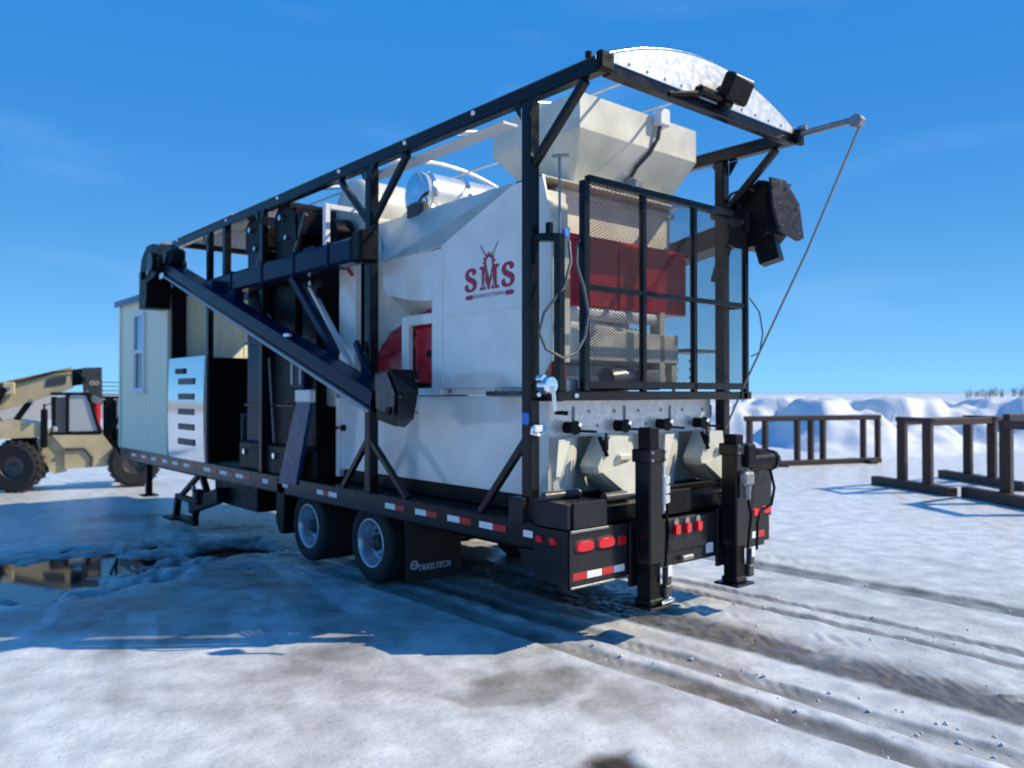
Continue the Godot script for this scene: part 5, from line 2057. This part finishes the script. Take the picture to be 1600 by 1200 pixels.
func build_telehandler() -> void:
	var y0 := -0.38
	var o := V(-0.72, y0, -17.25)
	var t := thing("telehandler", "tan telescopic handler with raised boom parked behind the cabin", "telehandler", o)
	var f := V(0.966, 0, 0.259)
	var r := V(-0.259, 0, 0.966)
	var P := func(x: float, y: float, z := 0.0) -> Vector3:
		return o + f * x + V(0, y, 0) + r * z
	var fb := Basis(f, Vector3.UP, r)
	var b := MB.new()
	for q in [[0.0, 0.05, 0.30, 0.56], [2.45, 0.05, 0.0, 0.56], [0.0, -1.6, 0.42, 0.58], [2.45, -1.6, 0.0, 0.56]]:
		var ax: Vector3 = (r.rotated(Vector3.UP, -q[2] * 1.15)).normalized()
		var c: Vector3 = P.call(q[0], q[3], q[1])
		b = MB.new()
		var R: float = q[3]
		b.lathe([Vector2(R * 0.50, -0.19), Vector2(R * 0.85, -0.2), Vector2(R, -0.15), Vector2(R, 0.15), Vector2(R * 0.85, 0.2), Vector2(R * 0.50, 0.19), Vector2(R * 0.50, -0.1)], c, ax, 36)
		for k in 22:
			var an := TAU * k / 22.0
			for s in [-1.0, 1.0]:
				var d := ax.cross(Vector3.UP).normalized()
				var rad := d * cos(an + s * 0.07) + Vector3.UP * sin(an + s * 0.07)
				b.box(c + rad * (R + 0.01) + ax * (0.09 * s), V(0.17, 0.05, 0.05), 0.008, Basis(ax, rad, ax.cross(rad)))
		var w := part(t, "wheel", b, M.rubber)
		b = MB.new()
		b.lathe([Vector2(R * 0.52, 0.14), Vector2(R * 0.48, 0.19), Vector2(R * 0.40, 0.10), Vector2(R * 0.2, 0.08), Vector2(0.0, 0.12)], c, ax, 28)
		part(w, "rim", b, M.dark_grey)
	# chassis and body
	b = MB.new()
	b.box(P.call(1.1, 0.75, -0.75), V(3.0, 0.5, 0.9), 0.04, fb)
	part(t, "chassis", b, M.satin_black)
	b = MB.new()
	b.prism(PackedVector2Array([Vector2(-0.75, 1.15), Vector2(-0.7, 1.55), Vector2(-0.1, 1.62), Vector2(0.52, 1.52), Vector2(0.52, 1.22), Vector2(-0.2, 1.2)]), P.call(0, 0, 0.12), f, Vector3.UP, -r * 1.7)
	part(t, "hood", b, M.tan_paint)
	b = MB.new()
	b.prism(PackedVector2Array([Vector2(-1.4, 0.55), Vector2(-1.4, 1.5), Vector2(-0.7, 1.56), Vector2(-0.72, 0.55)]), P.call(0, 0, 0.0), f, Vector3.UP, -r * 1.6)
	part(t, "counterweight", b, M.dark_grey)
	b = MB.new()
	b.prism(PackedVector2Array([Vector2(0.72, 1.26), Vector2(1.76, 1.24), Vector2(2.02, 0.86), Vector2(2.0, 0.5), Vector2(0.98, 0.46), Vector2(0.98, 0.62), Vector2(0.96, 0.95)]), P.call(0, 0, 0.10), f, Vector3.UP, -r * 0.75)
	var bd := part(t, "side_body", b, M.tan_paint)
	b = MB.new()
	b.bar(P.call(0.98, 0.92, 0.12), P.call(1.38, 0.92, 0.12), 0.05, 0.06)
	b.bar(P.call(1.38, 0.92, 0.12), P.call(1.54, 0.72, 0.12), 0.05, 0.06)
	b.bar(P.call(1.54, 0.72, 0.12), P.call(1.52, 0.5, 0.12), 0.05, 0.06)
	part(bd, "step_rail", b, M.dark_grey)
	b = MB.new()
	b.prism(PackedVector2Array([Vector2(0.46, 0.80), Vector2(0.40, 1.15), Vector2(0.70, 1.45), Vector2(0.98, 0.9), Vector2(1.0, 0.4), Vector2(0.75, 0.35)]), P.call(0, 0, 0.02), f, Vector3.UP, -r * 0.4)
	part(t, "fender", b, M.tan_paint)
	b = MB.new()
	b.box(P.call(0.56, 1.42, 0.12), V(0.14, 0.9, 0.14), 0.03, fb)
	part(t, "exhaust_stack", b, M.satin_black)
	# cab
	b = MB.new()
	for q in [[0.74, 1.28, 0.72, 2.15], [1.02, 1.28, 1.02, 2.22], [1.70, 1.30, 1.44, 2.22]]:
		for z in [0.0, -0.8]:
			b.bar(P.call(q[0], q[1], z), P.call(q[2], q[3], z), 0.07, 0.07)
	b.box(P.call(1.08, 2.22, -0.4), V(0.82, 0.07, 0.9), 0.02, fb)
	b.box(P.call(1.2, 1.29, -0.4), V(1.1, 0.06, 0.9), 0.02, fb)
	var cb := part(t, "cab_frame", b, M.satin_black)
	b = MB.new()
	b.prism(PackedVector2Array([Vector2(1.06, 1.34), Vector2(1.06, 2.18), Vector2(1.40, 2.18), Vector2(1.66, 1.34)]), P.call(0, 0, 0.0), f, Vector3.UP, -r * 0.02)
	part(cb, "cab_pane", b, M.cab_glass)
	b = MB.new()
	b.prism(PackedVector2Array([Vector2(0.78, 1.34), Vector2(0.78, 2.12), Vector2(1.0, 2.16), Vector2(1.0, 1.34)]), P.call(0, 0, 0.0), f, Vector3.UP, -r * 0.02)
	part(cb, "cab_pane", b, M.glass_dark)
	# boom
	b = MB.new()
	b.prism(PackedVector2Array([Vector2(-1.9, 1.72), Vector2(-1.9, 2.08), Vector2(-0.3, 2.50), Vector2(1.08, 2.86), Vector2(1.10, 2.36), Vector2(0.05, 1.96), Vector2(-0.4, 1.82)]), P.call(0, 0, -0.30), f, Vector3.UP, -r * 0.4)
	var bm := part(t, "boom", b, M.tan_paint)
	b = MB.new()
	b.prism(PackedVector2Array([Vector2(0.55, 2.38), Vector2(0.57, 2.56), Vector2(0.98, 2.66), Vector2(0.97, 2.46)]), P.call(0, 0, -0.29), f, Vector3.UP, r * 0.012)
	part(bm, "dark_panel", b, M.dark_grey)
	b = MB.new()
	b.prism(PackedVector2Array([Vector2(1.08, 2.40), Vector2(1.08, 2.80), Vector2(1.40, 2.84), Vector2(1.40, 2.46)]), P.call(0, 0, -0.33), f, Vector3.UP, -r * 0.34)
	part(bm, "inner_boom", b, M.satin_black)
	b = MB.new()
	b.prism(PackedVector2Array([Vector2(1.34, 2.12), Vector2(1.30, 2.84), Vector2(1.72, 2.86), Vector2(1.74, 2.06), Vector2(1.36, 2.0)]), P.call(0, 0, -0.24), f, Vector3.UP, -r * 0.5)
	var hd := part(bm, "boom_head", b, M.dark_grey)
	b = MB.new()
	for x in [1.52, 1.62]:
		b.lathe([Vector2(0.028, 0.0), Vector2(0.028, 0.006), Vector2(0.055, 0.006), Vector2(0.055, 0.0)], P.call(x, 2.48, -0.24), r, 18)
	part(bm, "ring_mark", b, M.tan_paint)
	b = MB.new()
	b.box(P.call(-0.18, 2.34, -0.22), V(0.26, 0.3, 0.10), 0.03, fb)
	part(bm, "pivot_bracket", b, M.tan_paint)
	b = MB.new()
	b.bar(P.call(-0.62, 1.6, -0.2), P.call(-0.26, 2.36, -0.22), 0.14, 0.14)
	b.bar(P.call(-0.12, 1.5, -0.45), P.call(0.26, 2.1, -0.45), 0.13, 0.13)
	part(t, "lift_cylinder", b, M.satin_black)
	b = MB.new()
	b.tube(P.call(1.62, 1.28, -0.2), P.call(1.62, 2.0, -0.2), 0.09, -1, 14)
	part(t, "tilt_cylinder", b, M.red_paint)
	b = MB.new()
	b.tube(P.call(1.64, 1.16, -0.2), P.call(1.64, 1.28, -0.2), 0.10, -1, 14)
	b.bar(P.call(1.5, 2.12, -0.3), P.call(1.75, 2.0, -0.3), 0.2, 0.16)
	part(t, "cylinder_eye", b, M.steel_grey)
	# hoses, pins and lamps
	b = MB.new()
	for k in 3:
		b.path([P.call(-0.5, 2.36 + k * 0.03, -0.26), P.call(0.1, 2.5 + k * 0.03, -0.24), P.call(0.7, 2.70 + k * 0.02, -0.25), P.call(1.2, 2.78, -0.25), P.call(1.40, 2.55 - 0.05 * k, -0.20)], 0.014, 6)
	b.path([P.call(-0.3, 1.6, -0.1), P.call(-0.5, 1.9, -0.05), P.call(-0.35, 2.2, -0.1)], 0.02, 6)
	part(t, "hydraulic_hoses", b, M.rubber).set_meta("kind", "stuff")
	for q in [[-0.18, 2.34], [0.26, 2.06], [-0.10, 1.55], [1.42, 2.25]]:
		b = MB.new()
		b.tube(P.call(q[0], q[1], -0.40), P.call(q[0], q[1], -0.14), 0.045, -1, 14)
		part(t, "pivot_pin", b, M.steel_grey)
	b = MB.new()
	b.box(P.call(0.78, 1.40, 0.14), V(0.10, 0.12, 0.06), 0.02, fb)
	part(t, "work_lamp", b, M.cab_glass)
	b = MB.new()
	b.bar(P.call(0.70, 2.0, 0.04), P.call(0.58, 1.95, 0.24), 0.02, 0.02)
	b.box(P.call(0.57, 1.88, 0.25), V(0.04, 0.22, 0.14), 0.02, fb)
	part(t, "mirror", b, M.satin_black)
	# carriage and fork guard at the front
	b = MB.new()
	b.bar(P.call(2.10, 0.15, -0.1), P.call(2.10, 2.1, -0.1), 0.12, 0.10)
	part(t, "carriage_upright", b, M.steel_grey)
	b = MB.new()
	b.bar(P.call(2.28, 0.3, -0.2), P.call(2.28, 2.1, -0.2), 0.14, 0.14)
	b.box(P.call(1.90, 1.55, -0.3), V(0.28, 1.1, 0.3), 0.05, fb)
	b.box(P.call(2.05, 2.13, -0.4), V(0.9, 0.06, 0.2), 0.02, fb)
	part(t, "carriage", b, M.satin_black)
	b = MB.new()
	for k in 4:
		b.tube(P.call(1.6, 2.2 + k * 0.10, -0.5), P.call(2.6, 2.2 + k * 0.10, -0.5), 0.012, -1, 6)
	b.tube(P.call(2.34, 2.1, -0.5), P.call(2.34, 2.52, -0.5), 0.014, -1, 6)
	part(t, "fork_guard", b, M.dark_grey)


func cirrus() -> ImageTexture:
	# a few very faint drawn-out streaks of high cloud
	var f := FastNoiseLite.new()
	f.seed = 61
	f.frequency = 1.0
	f.fractal_octaves = 4
	var w := 1024
	var h := 512
	var im := Image.create(w, h, false, Image.FORMAT_RGBA8)
	for y in h / 2:
		var el := 90.0 - 180.0 * (y + 0.5) / h
		var band := smooth(0.5, 4.0, el) * (1.0 - smooth(30.0, 75.0, el))
		for x in w:
			var a := TAU * x / w
			var d := Vector3(cos(a), 0, sin(a))
			var n := f.get_noise_3d(d.x * 1.6 + el * 0.02, el * 0.16 + d.z * 0.7, d.z * 1.6)
			im.set_pixel(x, y, Color(0.93, 0.96, 1.0, 0.04 * band * smooth(0.12, 0.6, n)))
	return ImageTexture.create_from_image(im)


func build_clods() -> void:
	rng.seed = 77
	var mm := MultiMesh.new()
	mm.transform_format = MultiMesh.TRANSFORM_3D
	var b := MB.new()
	b.box(Vector3.ZERO, V(1, 0.7, 0.8), 0.28, Basis(V(0.3, 1, 0.1).normalized(), 0.5))
	mm.mesh = b.mesh()
	mm.instance_count = 260
	for i in 260:
		var t: Array = trk[rng.randi() % 6]
		var x: float = t[0] + rng.randfn(0.0, 1.0) * 0.12 + signf(rng.randf() - 0.5) * t[1]
		var z := rng.randf_range(-0.6, 3.2)
		if i % 9 == 0:
			x = rng.randf_range(-2.5, 6.0)
			z = rng.randf_range(-1.5, 3.0)
		var s := 0.005 + 0.020 * pow(rng.randf(), 4.0)
		if i % 7 == 1:
			# crumbled rim thrown up along the nearest track
			x = 0.64 + rng.randfn(0.0, 0.09)
			z = 3.1 - 2.6 * pow(rng.randf(), 2.0)
			s = 0.006 + 0.026 * pow(rng.randf(), 2.0)
		var h: float = ground_at(x, z)[0]
		mm.set_instance_transform(i, Transform3D(Basis(Vector3.UP, rng.randf() * TAU).scaled(V(s, s, s)), V(x, h + s * 0.2, z)))
	var o := MultiMeshInstance3D.new()
	o.name = "snow_clods"
	o.multimesh = mm
	o.material_override = M.clod
	o.set_meta("kind", "stuff")
	o.set_meta("label", "small crumbs of snow thrown up beside the wheel tracks")
	o.set_meta("category", "snow")
	add_child(o)


func _ready() -> void:
	# ---- camera
	var cam := Camera3D.new()
	cam.name = "camera"
	cam.position = V(-4.029, 1.85, 4.08)
	cam.fov = 51.27
	cam.far = 9000.0
	cam.near = 0.05
	var lens := CameraAttributesPhysical.new()
	lens.frustum_focal_length = 25.0
	lens.frustum_focus_distance = 3.2
	lens.exposure_aperture = 2.2
	cam.attributes = lens
	add_child(cam)
	var th := deg_to_rad(40.579)
	var pt := deg_to_rad(0.669)
	cam.look_at(cam.position + V(sin(th) * cos(pt), sin(pt), -cos(th) * cos(pt)))
	# ---- sky
	var sky := ProceduralSkyMaterial.new()
	sky.sky_top_color = Color(0.165, 0.495, 0.805)
	sky.sky_horizon_color = Color(0.53, 0.80, 0.985)
	sky.sky_curve = 0.092
	sky.ground_horizon_color = Color(0.80, 0.84, 0.90)
	sky.ground_bottom_color = Color(0.6, 0.62, 0.66)
	sky.sky_cover = cirrus()
	sky.sky_cover_modulate = Color(1, 1, 1, 1)
	sky.sun_angle_max = 1.5
	sky.sun_curve = 0.05
	var env := Environment.new()
	env.background_mode = Environment.BG_SKY
	env.sky = Sky.new()
	env.sky.sky_material = sky
	env.background_energy_multiplier = 1.03
	env.tonemap_mode = Environment.TONE_MAPPER_LINEAR
	env.tonemap_exposure = 1.15
	env.sdfgi_enabled = true
	env.ssao_enabled = true
	env.ssil_enabled = true
	var we := WorldEnvironment.new()
	we.name = "environment"
	we.environment = env
	add_child(we)
	# ---- sun: from the right, a little behind the viewer
	var sun := DirectionalLight3D.new()
	sun.name = "sun"
	sun.light_energy = 1.5
	sun.light_color = Color(1.0, 0.945, 0.83)
	sun.light_angular_distance = 0.53
	sun.shadow_enabled = true
	add_child(sun)
	var az := deg_to_rad(38.0)
	var el := deg_to_rad(40.0)
	sun.look_at_from_position(Vector3.ZERO, V(-cos(az) * cos(el), -sin(el), -sin(az) * cos(el)))
	make_materials()
	build_setting()
	build_trailer()
	build_canopy()
	build_bin()
	build_cleaner()
	build_hopper()
	build_cabin()
	build_elevators()
	build_fans()
	build_transfer()
	build_left_conveyor()
	build_right_conveyor()
	build_cage()
	build_small()
	build_telehandler()
	build_racks()
	build_clods()
